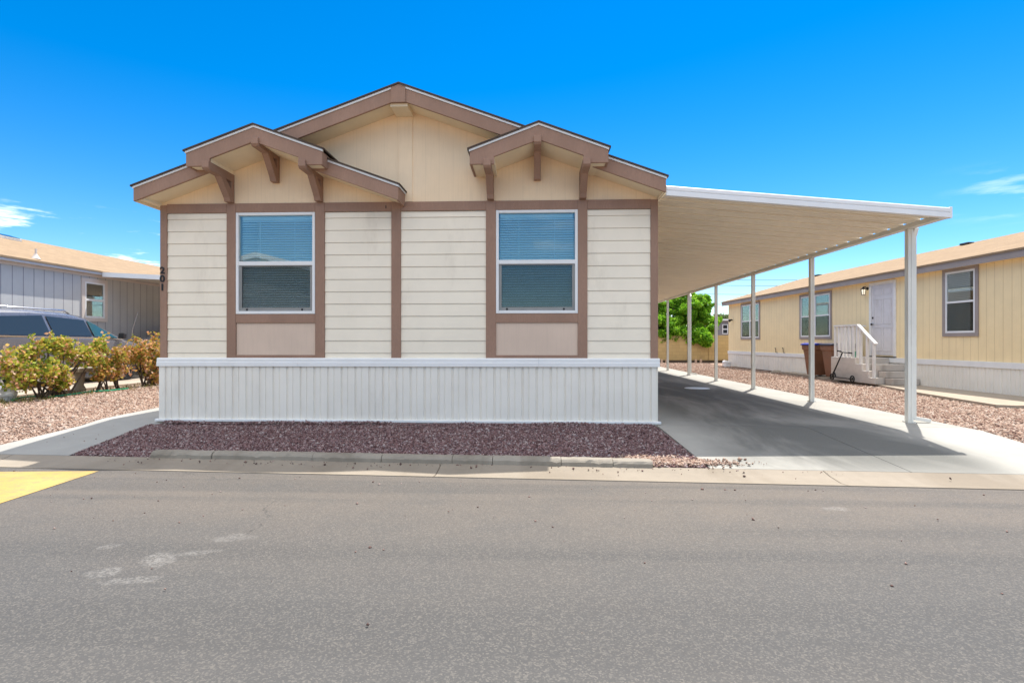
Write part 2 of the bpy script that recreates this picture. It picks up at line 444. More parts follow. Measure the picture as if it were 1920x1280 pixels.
def thing(name, label, cat, loc=(0, 0, 0), rz=0, group=None):
    o = bpy.data.objects.new(name, None); o.empty_display_size = .3; COL.objects.link(o)
    o.location = loc; o.rotation_euler = (0, 0, rz)
    ROOTM[o.name] = Matrix.Translation(Vector(loc)) @ Matrix.Rotation(rz, 4, 'Z')
    o['label'] = label; o['category'] = cat
    if group: o['group'] = group
    return o
def tag(o, label, cat, group=None, kind=None):
    o['label'] = label; o['category'] = cat
    if group: o['group'] = group
    if kind: o['kind'] = kind
    return o
def struct(o, label=None, cat=None):
    o['kind'] = 'structure'
    if label: o['label'] = label; o['category'] = cat
    return o

# ------------------------------------------------------------------ ground sheets
def sheet(name, mat, poly, dz, step=.35, thick=0, zfun=zg):
    """A polygon clipped grid that follows the lot's level, raised dz."""
    bm = bmesh.new()
    f = bm.faces.new([bm.verts.new((x, y, 0)) for x, y in poly])
    xs = [p[0] for p in poly]; ys = [p[1] for p in poly]
    def cuts(a, b, no):
        k = math.ceil(a / step) * step
        while k < b:
            bmesh.ops.bisect_plane(bm, geom=bm.verts[:] + bm.edges[:] + bm.faces[:], plane_co=(k * no[0], k * no[1], 0), plane_no=(*no, 0))
            k += step
    vmin = min(vst(x, y) for x, y in poly); vmax = max(vst(x, y) for x, y in poly)
    nv = (.046, 1.0)
    for k in (5.38, 5.6, 5.83, 6.2, 6.7, 7.2, 7.6, 8.2):
        if vmin < k < vmax:
            L2 = nv[0] ** 2 + 1
            bmesh.ops.bisect_plane(bm, geom=bm.verts[:] + bm.edges[:] + bm.faces[:], plane_co=(k * nv[0] / L2, k / L2, 0), plane_no=(*nv, 0))
    if min(xs) < -7.2:
        for k in (-7.2, -7.8, -8.4, -9.0, -9.6):
            if min(xs) < k < max(xs):
                bmesh.ops.bisect_plane(bm, geom=bm.verts[:] + bm.edges[:] + bm.faces[:], plane_co=(k, 0, 0), plane_no=(1, 0, 0))
    for vtx in bm.verts: vtx.co.z = zfun(vtx.co.x, vtx.co.y) + dz
    bmesh.ops.recalc_face_normals(bm, faces=bm.faces)
    for ff in bm.faces:
        if ff.normal.z < 0: ff.normal_flip()
    if thick:
        r = bmesh.ops.extrude_face_region(bm, geom=bm.faces[:])
        tops = [e for e in r['geom'] if isinstance(e, bmesh.types.BMVert)]
        for vtx in tops: vtx.co.z -= thick
        bmesh.ops.recalc_face_normals(bm, faces=bm.faces)
    me = bpy.data.meshes.new(name); bm.to_mesh(me); bm.free()
    me.materials.append(MAT[mat])
    o = bpy.data.objects.new(name, me); COL.objects.link(o); return o

def vline(x, v): return (x, v - .046 * x)
struct(sheet('ground', 'gravelground', [(-400, -400), (400, -400), (400, 900), (-400, 900)], -.03, 100), 'pink crushed gravel lots between and behind the homes', 'ground')
road_o = struct(sheet('road', 'asphalt', [vline(-60, -2.2), vline(60, -2.2), vline(60, 5.385), vline(-60, 5.385)], 0, 10), 'weathered grey asphalt street in front of the homes', 'road')
# gutter with shallow dish, cracks as gaps between slabs
gx = [-60, -6.2, -1.02, 3.02, 5.25, 60]
mbg = MB()
for a, b in zip(gx, gx[1:]):
    for (v0, z0, v1, z1) in ((5.38, -.192, 5.50, -.203), (5.50, -.203, 5.70, -.185), (5.70, -.185, 5.83, -.157)):
        g = .004
        mbg.add([(*vline(a + g, v0), z0), (*vline(b - g, v0), z0), (*vline(b - g, v1), z1), (*vline(a + g, v1), z1)], [(0, 1, 2, 3)])
    mbg.add([(*vline(a + .004, 5.38), -.192), (*vline(b - .004, 5.38), -.192), (*vline(b - .004, 5.38), -.23), (*vline(a + .004, 5.38), -.23)], [(0, 1, 2, 3)])
struct(mbg.build('gutter', 'gutter'), 'pale concrete gutter strip along the street edge', 'gutter')

# right driveway, split by saw-cut joints
yb = 25.5
def drive_piece(poly, nm='driveway'): return sheet(nm, 'drive', poly, .004, .4, .06)
XL, XM, XR = 1.80, 3.75, 5.95
gL = G(1222, 797); gL2 = G(1322, 868)
Yj = 7.62
dv = bpy.data.objects
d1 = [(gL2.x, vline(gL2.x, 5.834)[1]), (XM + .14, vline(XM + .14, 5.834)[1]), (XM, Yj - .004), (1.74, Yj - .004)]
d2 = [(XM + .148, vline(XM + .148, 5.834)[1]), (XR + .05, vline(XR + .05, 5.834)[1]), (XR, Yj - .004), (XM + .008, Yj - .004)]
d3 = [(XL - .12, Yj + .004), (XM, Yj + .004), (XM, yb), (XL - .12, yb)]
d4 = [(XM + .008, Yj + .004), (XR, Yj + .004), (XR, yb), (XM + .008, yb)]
def join_sheets(name, mat, polys, dz, thick):
    os_ = [sheet(name + '_tmp', mat, p, dz, .4, thick) for p in polys]
    bm = bmesh.new()
    for o in os_:
        bm.from_mesh(o.data)
    me = bpy.data.meshes.new(name); bm.to_mesh(me); bm.free(); me.materials.append(MAT[mat])
    for o in os_: bpy.data.objects.remove(o)
    o = bpy.data.objects.new(name, me); COL.objects.link(o); return o
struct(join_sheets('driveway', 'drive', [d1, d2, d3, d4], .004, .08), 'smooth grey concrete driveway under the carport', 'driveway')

# left path beside the home
pf = [G(0, 836), G(150, 799), G(293, 765)]; pn = [G(283, 794), G(132, 853)]
xw = -5.62
path_poly = [(-60, vline(-60, 5.834)[1]), (-60, vline(-60, 5.96)[1]), (-8.0, vline(-8.0, 5.97)[1]), (pf[0].x - .05, pf[0].y - .1), (pf[1].x, pf[1].y), (pf[2].x, pf[2].y), (pf[2].x - .02, 24), (xw + .15, 24), (xw + .12, 7.6), (pn[0].x, pn[0].y - .08), (pn[1].x, vline(pn[1].x, 5.834)[1])]
struct(sheet('path', 'path', path_poly, .006, .4, .08), 'pale concrete path along the left side of the home', 'path')

# gravel beds: stones as one mass each
def stone_mass(name, mat, pts, size, flat=.65):
    n = len(pts)
    base = np.array([(1, 0, 0), (0, 1, 0), (-1, 0, 0), (0, -1, 0), (0, 0, 1), (0, 0, -1)], float)
    tri = np.array([(0, 1, 4), (1, 2, 4), (2, 3, 4), (3, 0, 4), (1, 0, 5), (2, 1, 5), (3, 2, 5), (0, 3, 5)])
    v = base[None] * (1 + rng.uniform(-.35, .35, (n, 6, 1)))
    sz = size * np.clip(rng.lognormal(-.25, .42, (n, 1, 1)), .35, 2.2); v = v * sz * np.array([1, .75, flat])
    a = rng.uniform(0, 2 * np.pi, n); t = rng.normal(0, .5, n)
    c, s_ = np.cos(a)[:, None], np.sin(a)[:, None]; ct, st = np.cos(t)[:, None], np.sin(t)[:, None]
    x, y, z = v[..., 0], v[..., 1], v[..., 2]
    x, z = x * ct - z * st, x * st + z * ct
    x, y = x * c - y * s_, x * s_ + y * c
    w = np.stack([x, y, z], -1) + np.asarray(pts)[:, None, :]
    me = bpy.data.meshes.new(name)
    me.vertices.add(n * 6); me.vertices.foreach_set('co', w.reshape(-1))
    idx = (tri[None] + (np.arange(n) * 6)[:, None, None]).reshape(-1)
    me.loops.add(len(idx)); me.loops.foreach_set('vertex_index', idx)
    me.polygons.add(n * 8); me.polygons.foreach_set('loop_start', np.arange(n * 8) * 3); me.polygons.foreach_set('loop_total', np.full(n * 8, 3))
    me.update(calc_edges=True); me.materials.append(MAT[mat])
    o = bpy.data.objects.new(name, me); COL.objects.link(o); return o
def inpoly(x, y, poly):
    ins = np.zeros(len(x), bool); n = len(poly)
    for i in range(n):
        (x1, y1), (x2, y2) = poly[i], poly[(i + 1) % n]
        if y1 == y2: continue
        c = ((y1 > y) != (y2 > y)) & (x < (x2 - x1) * (y - y1) / (y2 - y1) + x1)
        ins ^= c
    return ins
def zgv(x, y): return np.array([zg(a, b) for a, b in zip(x, y)])
def scatter(poly, dens, lift=.004, keep=None):
    xs = [p[0] for p in poly]; ys = [p[1] for p in poly]
    n = int((max(xs) - min(xs)) * (max(ys) - min(ys)) * dens)
    x = rng.uniform(min(xs), max(xs), n); y = rng.uniform(min(ys), max(ys), n)
    k = inpoly(x, y, poly); x, y = x[k], y[k]
    if keep is not None:
        k = keep(x, y); x, y = x[k], y[k]
    return np.stack([x, y, zgv(x, y) + lift + rng.uniform(-.004, .008, len(x))], -1)

xw_l = -5.4
VK = 5.965       # back of the kerb
kL, kR = G(300, 850).x, G(1217, 866).x
bed = [(pn[1].x + .02, vline(pn[1].x, 5.84)[1]), (kL, vline(kL, 5.84)[1]), (kL + .05, vline(kL, VK - .012)[1]), (kR, vline(kR, VK - .012)[1]), (kR + .02, vline(kR, 5.84)[1]), (gL2.x - .02, vline(gL2.x, 5.84)[1]), (1.70, 7.58), (xw + .2, 7.62), (pn[0].x + .03, pn[0].y - .1)]
bedbase = sheet('gravel_bed', 'stones_purple', bed, .0, .4); bedbase.data.materials.clear()
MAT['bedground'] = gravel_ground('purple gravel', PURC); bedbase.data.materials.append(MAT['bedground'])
struct(bedbase, 'purple brown gravel strip between the skirting and the kerb', 'gravel bed')
pts = scatter(bed, 4200, .004)
hp_ = []                                # stones heaped unevenly against the skirting
for _ in range(2600):
    x_ = random.uniform(xw_l, 1.66); d_ = abs(random.gauss(0, .05)); hh = .5 + .5 * math.sin(x_ * 3.1) * math.sin(x_ * 1.3 + 1)
    hp_.append((x_, 7.61 - d_, .004 + max(0, .035 * hh * (1 - d_ / .12))))
pts = np.concatenate([pts, np.array(hp_)])
tag(stone_mass('bed_gravel', 'stones_purple', pts, .0155), 'purple brown gravel stones in the shaded strip before the home', 'gravel', kind='stuff')
# spill of lit gravel over the driveway corner and gutter
def spill(n, cx, cy, sx, sy):
    x = rng.normal(cx, sx, n); y = rng.normal(cy, sy, n); return x, y
sx_, sy_ = [], []
for (px, py, n, a, b) in ((1215, 862, 500, .16, .05), (1260, 868, 900, .2, .055), (1305, 869, 380, .22, .05), (1340, 872, 70, .3, .06)):
    g = G(px, py); x, y = spill(n, g.x, g.y, a, b); sx_.append(x); sy_.append(y)
x, y = np.concatenate(sx_), np.concatenate(sy_)
def zsurf(x, y):
    z = zg(x, y); return z + .006
k = np.array([vst(a, b) > 5.6 for a, b in zip(x, y)]); x, y = x[k], y[k]
tag(stone_mass('spilled_gravel', 'stones_pink', np.stack([x, y, np.array([zsurf(a, b) for a, b in zip(x, y)]) + .006 + rng.uniform(0, .012, len(x))], -1), .017),
    'sunlit gravel spilled past the kerb end onto the driveway corner', 'gravel', kind='stuff')

# left lit gravel and right lit gravel
lg = [(-9.35, 24), (-9.35, 9.0), (-9.5, 7.2), (-9.0, 6.15), (-8.0, 6.42), (pf[0].x - .02, pf[0].y - .02), (pf[1].x - .02, pf[1].y + .02), (pf[2].x - .02, pf[2].y + .02), (-6.85, 24)]
tag(stone_mass('side_gravel', 'stones_pink', scatter([p for p in lg], 2000, -.020, lambda x, y: (y < 13)), .021), 'pink gravel stones between the path and the rose bushes', 'gravel', kind='stuff')
rgp = [(5.97, 5.9), (9.9, 5.5), (9.9, 26), (5.97, 26)]
tag(stone_mass('yard_gravel', 'stones_pink', np.concatenate([
    scatter([(5.98, 6.0), (11.5, 6.0), (11.5, 11), (5.98, 11)], 1700, -.022),
    scatter([(5.98, 11), (9.6, 11), (9.6, 17), (5.98, 17)], 1200, -.022),
    scatter([(5.98, 17), (9.4, 17), (9.4, 30), (5.98, 30)], 450, -.02)]), .022), 'pink gravel stones between the driveway and the yellow house', 'gravel', kind='stuff')
# loose pebbles on gutter, path and road
pp = []
for _ in range(150):
    x = random.uniform(-4.6, 3.2); v = 5.83 - abs(random.gauss(0, .09)); pp.append((*vline(x, v), -.165 - .1 * (5.83 - v) + .004))
for _ in range(70):
    x = random.uniform(-5.2, -2.0); v = random.gauss(5.78, .08); pp.append((*vline(x, v), -.172))
for _ in range(110):
    x = random.uniform(-6, 6); v = 5.3 - abs(random.gauss(0, 1.3))
    if v > 1: pp.append((*vline(x, v), -.197))
for px, py in ((1758, 976), (1766, 990), (1395, 930), (1398, 940), (1460, 992), (926, 970), (841, 961), (310, 1107), (690, 1175), (95, 930), (172, 936), (88, 830), (138, 815), (120, 821), (158, 828), (180, 824), (213, 799), (185, 816), (1540, 838), (1312, 772), (1782, 899), (1492, 899)):
    g = G(px, py); pp.append((g.x, g.y, g.z + .012))
tag(stone_mass('loose_pebbles', 'stones_dark', np.array(pp), .0105, .7), 'small dark pebbles scattered over gutter, path and street', 'pebbles', kind='stuff')

# kerb of cast pieces (rounded top)
kb = MB()
jx = [kL, kL + .75, kL + 1.95, kL + 2.75, kL + 3.55, kL + 4.0, kL + 4.75, kR - .42, kR]
for i, (a, b) in enumerate(zip(jx, jx[1:])):
    g = .003; dzz = random.uniform(-.004, .004); dv_ = random.uniform(-.004, .004)
    prof = [(5.815, -.21), (5.818, -.12), (5.836, -.098), (5.86, -.088), (5.93, -.085), (5.965, -.092), (5.97, -.2)]
    n = len(prof); ns = max(2, int((b - a) / .05)); vs = []; ja = 0
    for q in range(ns + 1):
        x_ = a + g + (b - a - 2 * g) * q / ns; ja = .7 * ja + random.gauss(0, .0035)
        chip = .012 if random.random() < .07 else 0
        for v, z in prof:
            up = z > -.13
            vs.append((*vline(x_, v + dv_ + (ja if up else 0) + random.gauss(0, .0015)), z + dzz + ((random.gauss(0, .0025) - (chip if v < 5.85 else 0)) if up else 0)))
    fs = [tuple(range(n)), tuple(ns * n + q for q in range(n - 1, -1, -1))]
    for q in range(ns): fs += [(q * n + j, q * n + (j + 1) % n, (q + 1) * n + (j + 1) % n, (q + 1) * n + j) for j in range(n)]
    kb.add(vs, fs)
struct(kb.build('kerb', 'kerb'), 'low worn concrete kerb edging the gravel strip', 'kerb')

# yellow speed bump running across the street, slanted end
e0, e1 = G(183, 884), G(0, 944)
dr = (e1 - e0); dr.z = 0; dr.normalize(); nl = Vector((dr.y, -dr.x, 0))
if nl.x > 0: nl = -nl
mbk = MB(); rows = []
for t in np.linspace(-.02, 6.5, 40):
    row = []
    for k in range(11):
        s = k / 10; hgt = .045 * math.sin(math.pi * s) * min(1, max(0, (t + .02) / .5))
        q = Vector((e0.x, e0.y, 0)) + dr * t + nl * (s * 1.5)
        q = Vector((q.x, min(q.y, vline(q.x, 5.40)[1]), 0))
        row.append((q.x, q.y, -.196 + hgt))
    rows.append(row)
vs = [p for r_ in rows for p in r_]; fs = []
for i in range(len(rows) - 1):
    for k in range(10): fs.append((i * 11 + k, i * 11 + k + 1, (i + 1) * 11 + k + 1, (i + 1) * 11 + k))
mbk.add(vs, fs)
ob = mbk.build('speed_bump', 'yellow', smooth=True, fix=True)
if sum(p.normal.z for p in ob.data.polygons) < 0: ob.data.flip_normals()
tag(ob, 'low yellow painted speed bump at the left edge of the street', 'speed bump')

# pale disc standing in for a patch of sun on the driveway
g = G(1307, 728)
ob = MB().lathe([(.001, .004), (.30, .004), (.31, .0)], (g.x, g.y, .006), n=28).build('sun_patch_disc', 'white')
tag(ob, 'pale disc standing in for a patch of sun on the shaded driveway', 'sun patch')

# ------------------------------------------------------------------ main home
YW = 7.70
home = thing('manufactured_home', 'cream single storey manufactured home with brown trim and two small gables over its windows', 'house', ((-5.537 + 1.782) / 2, YW, 0))
def X(px, Y=YW, py=600): return P(px, py, Y).x
def Z(px, py, Y=YW): return P(px, py, Y).z
xL, xR = X(300), X(1234)
zc0, zc1 = .825, .948            # skirting cap
zb0, zb1 = 3.085, 3.217          # brown band
zb0 = (Z(516, 397) + Z(1006, 394)) / 2; zb1 = (Z(516, 379.5) + Z(1006, 376.3)) / 2
YS = YW + .035
yback = 25.0

# roof reference lines
YM, YD = YW - .38, YW - .58
pk = P(748, 155, YM); eR = P(1249, 331, YM); eL = P(250, 343, YM)
slope = ((pk.z - eR.z) / (eR.x - pk.x) + (pk.z - eL.z) / (pk.x - eL.x)) / 2
TH_F = .235
def zroof(x): return pk.z - slope * abs(x - pk.x)
def chev(xc, zp, x0, x1, t0, t1, sl=None):
    sl = sl or slope
    f = lambda x: zp - sl * abs(x - xc)
    top = [(x0, f(x0) - t0)] + ([(xc, zp - t0)] if x0 < xc < x1 else []) + [(x1, f(x1) - t0)]
    bot = [(x1, f(x1) - t1)] + ([(xc, zp - t1)] if x0 < xc < x1 else []) + [(x0, f(x0) - t1)]
    return top + bot
# shell with window openings
w1 = (X(442), X(590.6)); w2 = (X(929.8), X(1083.6))
wz = (Z(760, 587.9), Z(760, 397)); wz = (wz[0], zb0)
mb = MB()
YI = YW + .62
zt = zroof(xL) - TH_F - .03
for a, b in ((xL + .01, w1[0]), (w1[1], w2[0]), (w2[1], xR - .01)):
    mb.box(a, b, YS, YI, .15, zb0)
for a, b in (w1, w2):
    mb.box(a, b, YS, YI, .15, wz[0])
mb.build('front_wall', 'roompale', home)
pent = lambda a, b, e: [(a, zb0), (b, zb0), (b, zroof(b) - e), (pk.x, pk.z - e), (a, zroof(a) - e)]
MB().prism(pent(xL + .01, xR - .01, .06), 'y', YW + .022, YI).build('gable_wall', 'gable', home)
MB().prism([(xL + .01, .15), (xR - .01, .15), (xR - .01, zroof(xR) - .06), (pk.x, pk.z - .06), (xL + .01, zroof(xL) - .06)], 'y', YI + .002, yback).build('wall', 'gable', home)
# battens on the gable
for a, b in ((745.5, 747), (772, 773.3)):
    pass
xb0, xb1 = X(747), X(773)
MB().box(xb0, xb1, YW + .010, YW + .024, zb1 + .002, pk.z - .28).build('gable_batten', 'gable', home)
# lap siding
lap = (Z(680, 407.7) + Z(680, 430.7)) / 2 + (Z(680, 407.7) - Z(680, 430.7)) / 2
stp = (Z(680, 407.7) - Z(680, 407.7 + 23.07 * 11)) / 11
def lap_section(a, b):
    m = MB()
    zz = [zb0 - .0] + [lap - stp * i for i in range(12)] + [zc1 - .03]
    for t, u in zip(zz, zz[1:]):
        if t <= zc1 or t - u < .005: continue
        full = (YW + .016, YW + .026)
        m.prism([(full[0], u), (full[1], t - .004), (YS + .002, t - .004), (YS + .002, u)], 'x', a, b)
    return m.build('lap_siding', 'siding', home)
T = [(300, 312.5), (424.6, 441.8), (590.6, 608.3), (733.5, 751.3), (911, 929.8), (1083.6, 1101.5), (1220.3, 1234)]
TX = [(X(a), X(b)) for a, b in T]
for i, j in ((0, 1), (2, 3), (3, 4), (5, 6)):
    lap_section(TX[i][1] + .001, TX[j][0] - .001)
# trim boards
for i, (a, b) in enumerate(TX):
    top = zb1 if i in (1, 2, 4, 5) else (zroof(a if i < 3 else b) - TH_F - .005 if i in (0, 6) else zb1)
    MB().box(a, b, YW, YS + .02, zc1 - .01, top).build('trim_board', 'trim', home, bevel=.004)
for i, j in zip(range(6), range(1, 7)):
    MB().box(TX[i][1] + .001, TX[j][0] - .001, YW + .002, YS + .01, zb0, zb1 - .002).build('trim_band', 'trim', home, bevel=.004)
p = P(723.5, 387, YW)
MB().box(p.x - .006, p.x + .006, YW - .004, YW + .004, p.z - .03, p.z + .012).build('nail', 'darkmetal', home)
# windows
def main_window(a, b, zlo, zhi, pmid, nm='window'):
    m = MB()
    fw = .042
    y0, y1 = YW - .004, YW + .07
    m.box(a + .002, a + fw, y0, y1, zlo, zhi); m.box(b - fw, b - .002, y0, y1, zlo, zhi)
    m.box(a + fw, b - fw, y0, y1, zhi - fw, zhi - .001); m.box(a + fw, b - fw, y0, y1, zlo, zlo + fw)
    zm0, zm1 = pmid
    m.box(a + fw - .002, b - fw + .002, y0 + .006, y1 - .002, zm0, zm1)
    w = m.build('window', 'white', home, bevel=.005)
    MB().box(a + fw, b - fw, YW + .030, YW + .034, zm1, zhi - fw).build('upper_pane', 'glass', w)
    s = MB(); sw = .04
    ys0, ys1 = YW + .018, YW + .05
    s.box(a + fw, a + fw + sw, ys0, ys1, zlo + fw, zm0); s.box(b - fw - sw, b - fw, ys0, ys1, zlo + fw, zm0)
    s.box(a + fw + sw, b - fw - sw, ys0, ys1, zlo + fw, zlo + fw + sw + .01); s.box(a + fw + sw, b - fw - sw, ys0, ys1, zm0 - .016, zm0)
    s.build('lower_sash', 'sash', w, bevel=.003)
    MB().box(a + fw + sw, b - fw - sw, YW + .034, YW + .038, zlo + fw + sw, zm0 - .01).build('lower_pane', 'glass', w)
    MB().box(a + fw + sw - .004, b - fw - sw + .004, YW + .024, YW + .0255, zlo + fw + sw, zm0 - .012).build('insect_screen', 'screen', w)
    for q in (a + .16, b - .2):
        MB().lathe([(.008, 0), (.017, .006), (.017, .012), (.008, .018)], (q, YW + .012, zlo + fw + .022), (0, 1, 0), 10).build('sash_latch', 'black', w)
    bl = MB(); z = zhi - fw - .05
    bl.box(a + .06, b - .06, YW + .074, YW + .11, zhi - fw - .055, zhi - fw - .005)
    while z > zlo + .06:
        bl.prism([(YW + .072, z - .036), (YW + .075, z - .037), (YW + .102, z - .010), (YW + .099, z - .008)], 'x', a + .055, b - .055)
        z -= .036
    for q in (.28, .72):
        bl.box(a + (b - a) * q - .004, a + (b - a) * q + .004, YW + .0725, YW + .0745, zlo + .06, zhi - .06)
    bl.build('blind', 'blind', w)
    return w
wtop = zb0 - .002
zlo = (Z(516, 587.9) + Z(1006, 588)) / 2
mid = ((Z(516, 496.3) + Z(1006, 495.8)) / 2, (Z(516, 489) + Z(1006, 487.6)) / 2)
main_window(*w1, zlo, wtop, mid); main_window(*w2, zlo, wtop, mid)
zs0 = Z(516, 605.2); zp0 = Z(516, 665.3)
for a, b in (w1, w2):
    MB().box(a + .001, b - .001, YW + .002, YS + .02, zs0, zlo - .002).build('sill_board', 'trim', home, bevel=.004)
    MB().box(a + .001, b - .001, YW + .022, YS + .01, zp0, zs0 - .001).build('apron_panel', 'apron', home)
    MB().box(a + .001, b - .001, YW + .002, YS + .02, zc1 - .01, zp0 - .001).build('base_board', 'trim', home, bevel=.003)

# skirting
def corrugated(x0, x1, y, z0, z1, pitch, depth, axis='x', sgn=1, irregular=True):
    """vertical ribs; each rib a trapezoid. y is the front plane; returns builder"""
    m = MB(); prof = []; x = x0
    k = 0
    while x < x1:
        p = pitch
        prof += [(x, 0), (x + p * .42, 0), (x + p * .47, depth), (x + p * .55, depth), (x + p * .60, .0), (x + p * .90, 0), (x + p * .92, depth * .5), (x + p * .97, depth * .5)]
        x += p; k += 1
    prof = [q for q in prof if q[0] < x1] + [(x1, 0)]
    vs = []
    for (a, d) in prof:
        for z in (z0, z1):
            vs.append((a, y + d * sgn, z) if axis == 'x' else (y + d * sgn, a, z))
    n = len(prof)
    m.add(vs, [(2 * i, 2 * i + 2, 2 * i + 3, 2 * i + 1) for i in range(n - 1)])
    return m
sL, sR = P(295, 790, YW - .02).x, P(1236.5, 790, YW - .02).x
corrugated(sL + .02, sR - .02, YW - .012, .035, zc0 + .01, .2032, .019).build('skirting', 'skirt', home, fix=False)
m = MB()
m.box(sL + .02, sL + .03, YW - .01, yback, .03, zc0); m.box(sR - .03, sR - .02, YW - .01, yback, .03, zc0)
m.build('side_skirting', 'skirt', home)
m = MB()
for ca, cb in ((sL - .004, X(560)), (X(560) + .003, X(1010)), (X(1010) + .003, sR + .004)):
    m.prism([(YW - .035, zc0), (YW - .035, zc0 + .055), (YW - .028, zc0 + .062), (YW - .028, zc1 - .018), (YW - .012, zc1), (YS, zc1), (YS, zc0 + .012), (YW - .015, zc0 + .012), (YW - .015, zc0)], 'x', ca, cb)
m.build('skirting_cap', 'white', home)
MB().box(sL - .025, sR + .02, YW - .045, YW + .02, .012, .048).build('skirting_rail', 'white', home, bevel=.006)
MB().box(sL + .01, sR - .01, YW - .03, YW + .3, -.12, .012).build('foundation', 'kerb', home)

# --- main roof
xl, xr = eL.x, eR.x
MB().prism(chev(pk.x, pk.z, xl - .03, xr + .03, .0, .022), 'y', YM - .03, yback + .3).build('roof', 'shingle_dark', home)
MB().prism(chev(pk.x, pk.z - .024, xl - .008, xr + .008, .0, .028), 'y', YM - .012, YM + .02).build('drip_edge', 'white', home)
xc1 = (w1[0] + w1[1]) / 2; xc2 = (w2[0] + w2[1]) / 2
for a, b in ((xl, xc1 - .68), (xc1 + .15, xc2 - .15), (xc2 + .68, xr)):
    MB().prism(chev(pk.x, pk.z - .054, a, b, .0, TH_F - .054 + .0), 'y', YM, YM + .035).build('fascia', 'trim', home, bevel=.004)
# ridge cover piece
xk0, xk1 = P(733, 190, YM).x, P(760.5, 190, YM).x
MB().prism([(xk0, zroof(xk0) - .026), (pk.x, pk.z - .026), (xk1, zroof(xk1) - .026), (xk1, P(748, 192.5, YM).z), (xk0, P(748, 192.5, YM).z)], 'y', YM - .016, YM + .03).build('ridge_plate', 'trim', home, bevel=.003)
for a, b in ((xl + .004, xc1 - .66), (xc1 + .15, xc2 - .15), (xc2 + .66, xr - .004)):
    MB().prism(chev(pk.x, pk.z - .05, a, b, .0, TH_F - .075), 'y', YM + .036, YW + .021).build('soffit', 'soffit', home)
xe = xL
ze = zroof(xl) - TH_F
m = MB(); m.prism([(xl + .03, ze + .03), (xL + .02, ze + .03), (xL + .02, zroof(xL) - .055), (xl + .03, zroof(xl) - .055)], 'y', YM + .04, yback)
m.prism([(xr - .03, zroof(xr) - TH_F + .03), (xR - .02, zroof(xr) - TH_F + .03), (xR - .02, zroof(xR) - .06), (xr - .03, zroof(xr) - .06)], 'y', YM + .04, yback)
m.build('eave_soffit', 'soffit', home)
m = MB(); m.box(xl - .001, xl + .028, YM + .037, yback, ze + .0, zroof(xl) - .056); m.box(xr - .028, xr + .001, YM + .037, yback, zroof(xr) - TH_F, zroof(xr) - .056)
m.build('eave_fascia', 'soffit', home)
# flat bottom of ridge soffit block
MB().prism([(xk0 - .02, zroof(xk0) - .2), (xk1 + .02, zroof(xk1) - .2), (xk1 + .02, pk.z - .315), (xk0 - .02, pk.z - .315)], 'y', YM + .037, YW + .020).build('ridge_soffit', 'soffit', home)

# --- secondary gable right half beside left window gable
xc1 = (w1[0] + w1[1]) / 2; xc2 = (w2[0] + w2[1]) / 2
s_end = P(746.5, 345, YM); zs2 = P(747, 343, YM).z
f2 = lambda x: zs2 + slope * (s_end.x - x)
xs0 = xc1 + .68
def half(t0, t1, a=0, b=0): return [(xs0, f2(xs0) - t0), (s_end.x + b, f2(s_end.x + b) - t0), (s_end.x + b, f2(s_end.x + b) - t1), (xs0, f2(xs0) - t1)]
lg_ = [MB().prism(half(0, .022, b=.03), 'y', YM - .028, YW + .03), 'shingle_dark', 'lower_roof']
lg_[0].build('lower_roof', 'shingle_dark', home)
MB().prism(half(.024, .052, b=.008), 'y', YM - .010, YM + .018).build('drip_edge', 'white', home)
MB().prism(half(.054, TH_F), 'y', YM + .002, YM + .036).build('fascia', 'trim', home, bevel=.004)
MB().prism(half(.05, TH_F - .025, b=-.03), 'y', YM + .037, YW + .021).build('soffit', 'soffit', home)
MB().box(s_end.x - .028, s_end.x + .0, YM + .037, YW + .021, zs2 - TH_F + .002, zs2 - .05).build('return_fascia', 'trim', home)
MB().box(s_end.x + .008, s_end.x + .016, YM + .0, YW + .02, zs2 - .055, zs2 - .03).build('drip_edge', 'white', home)

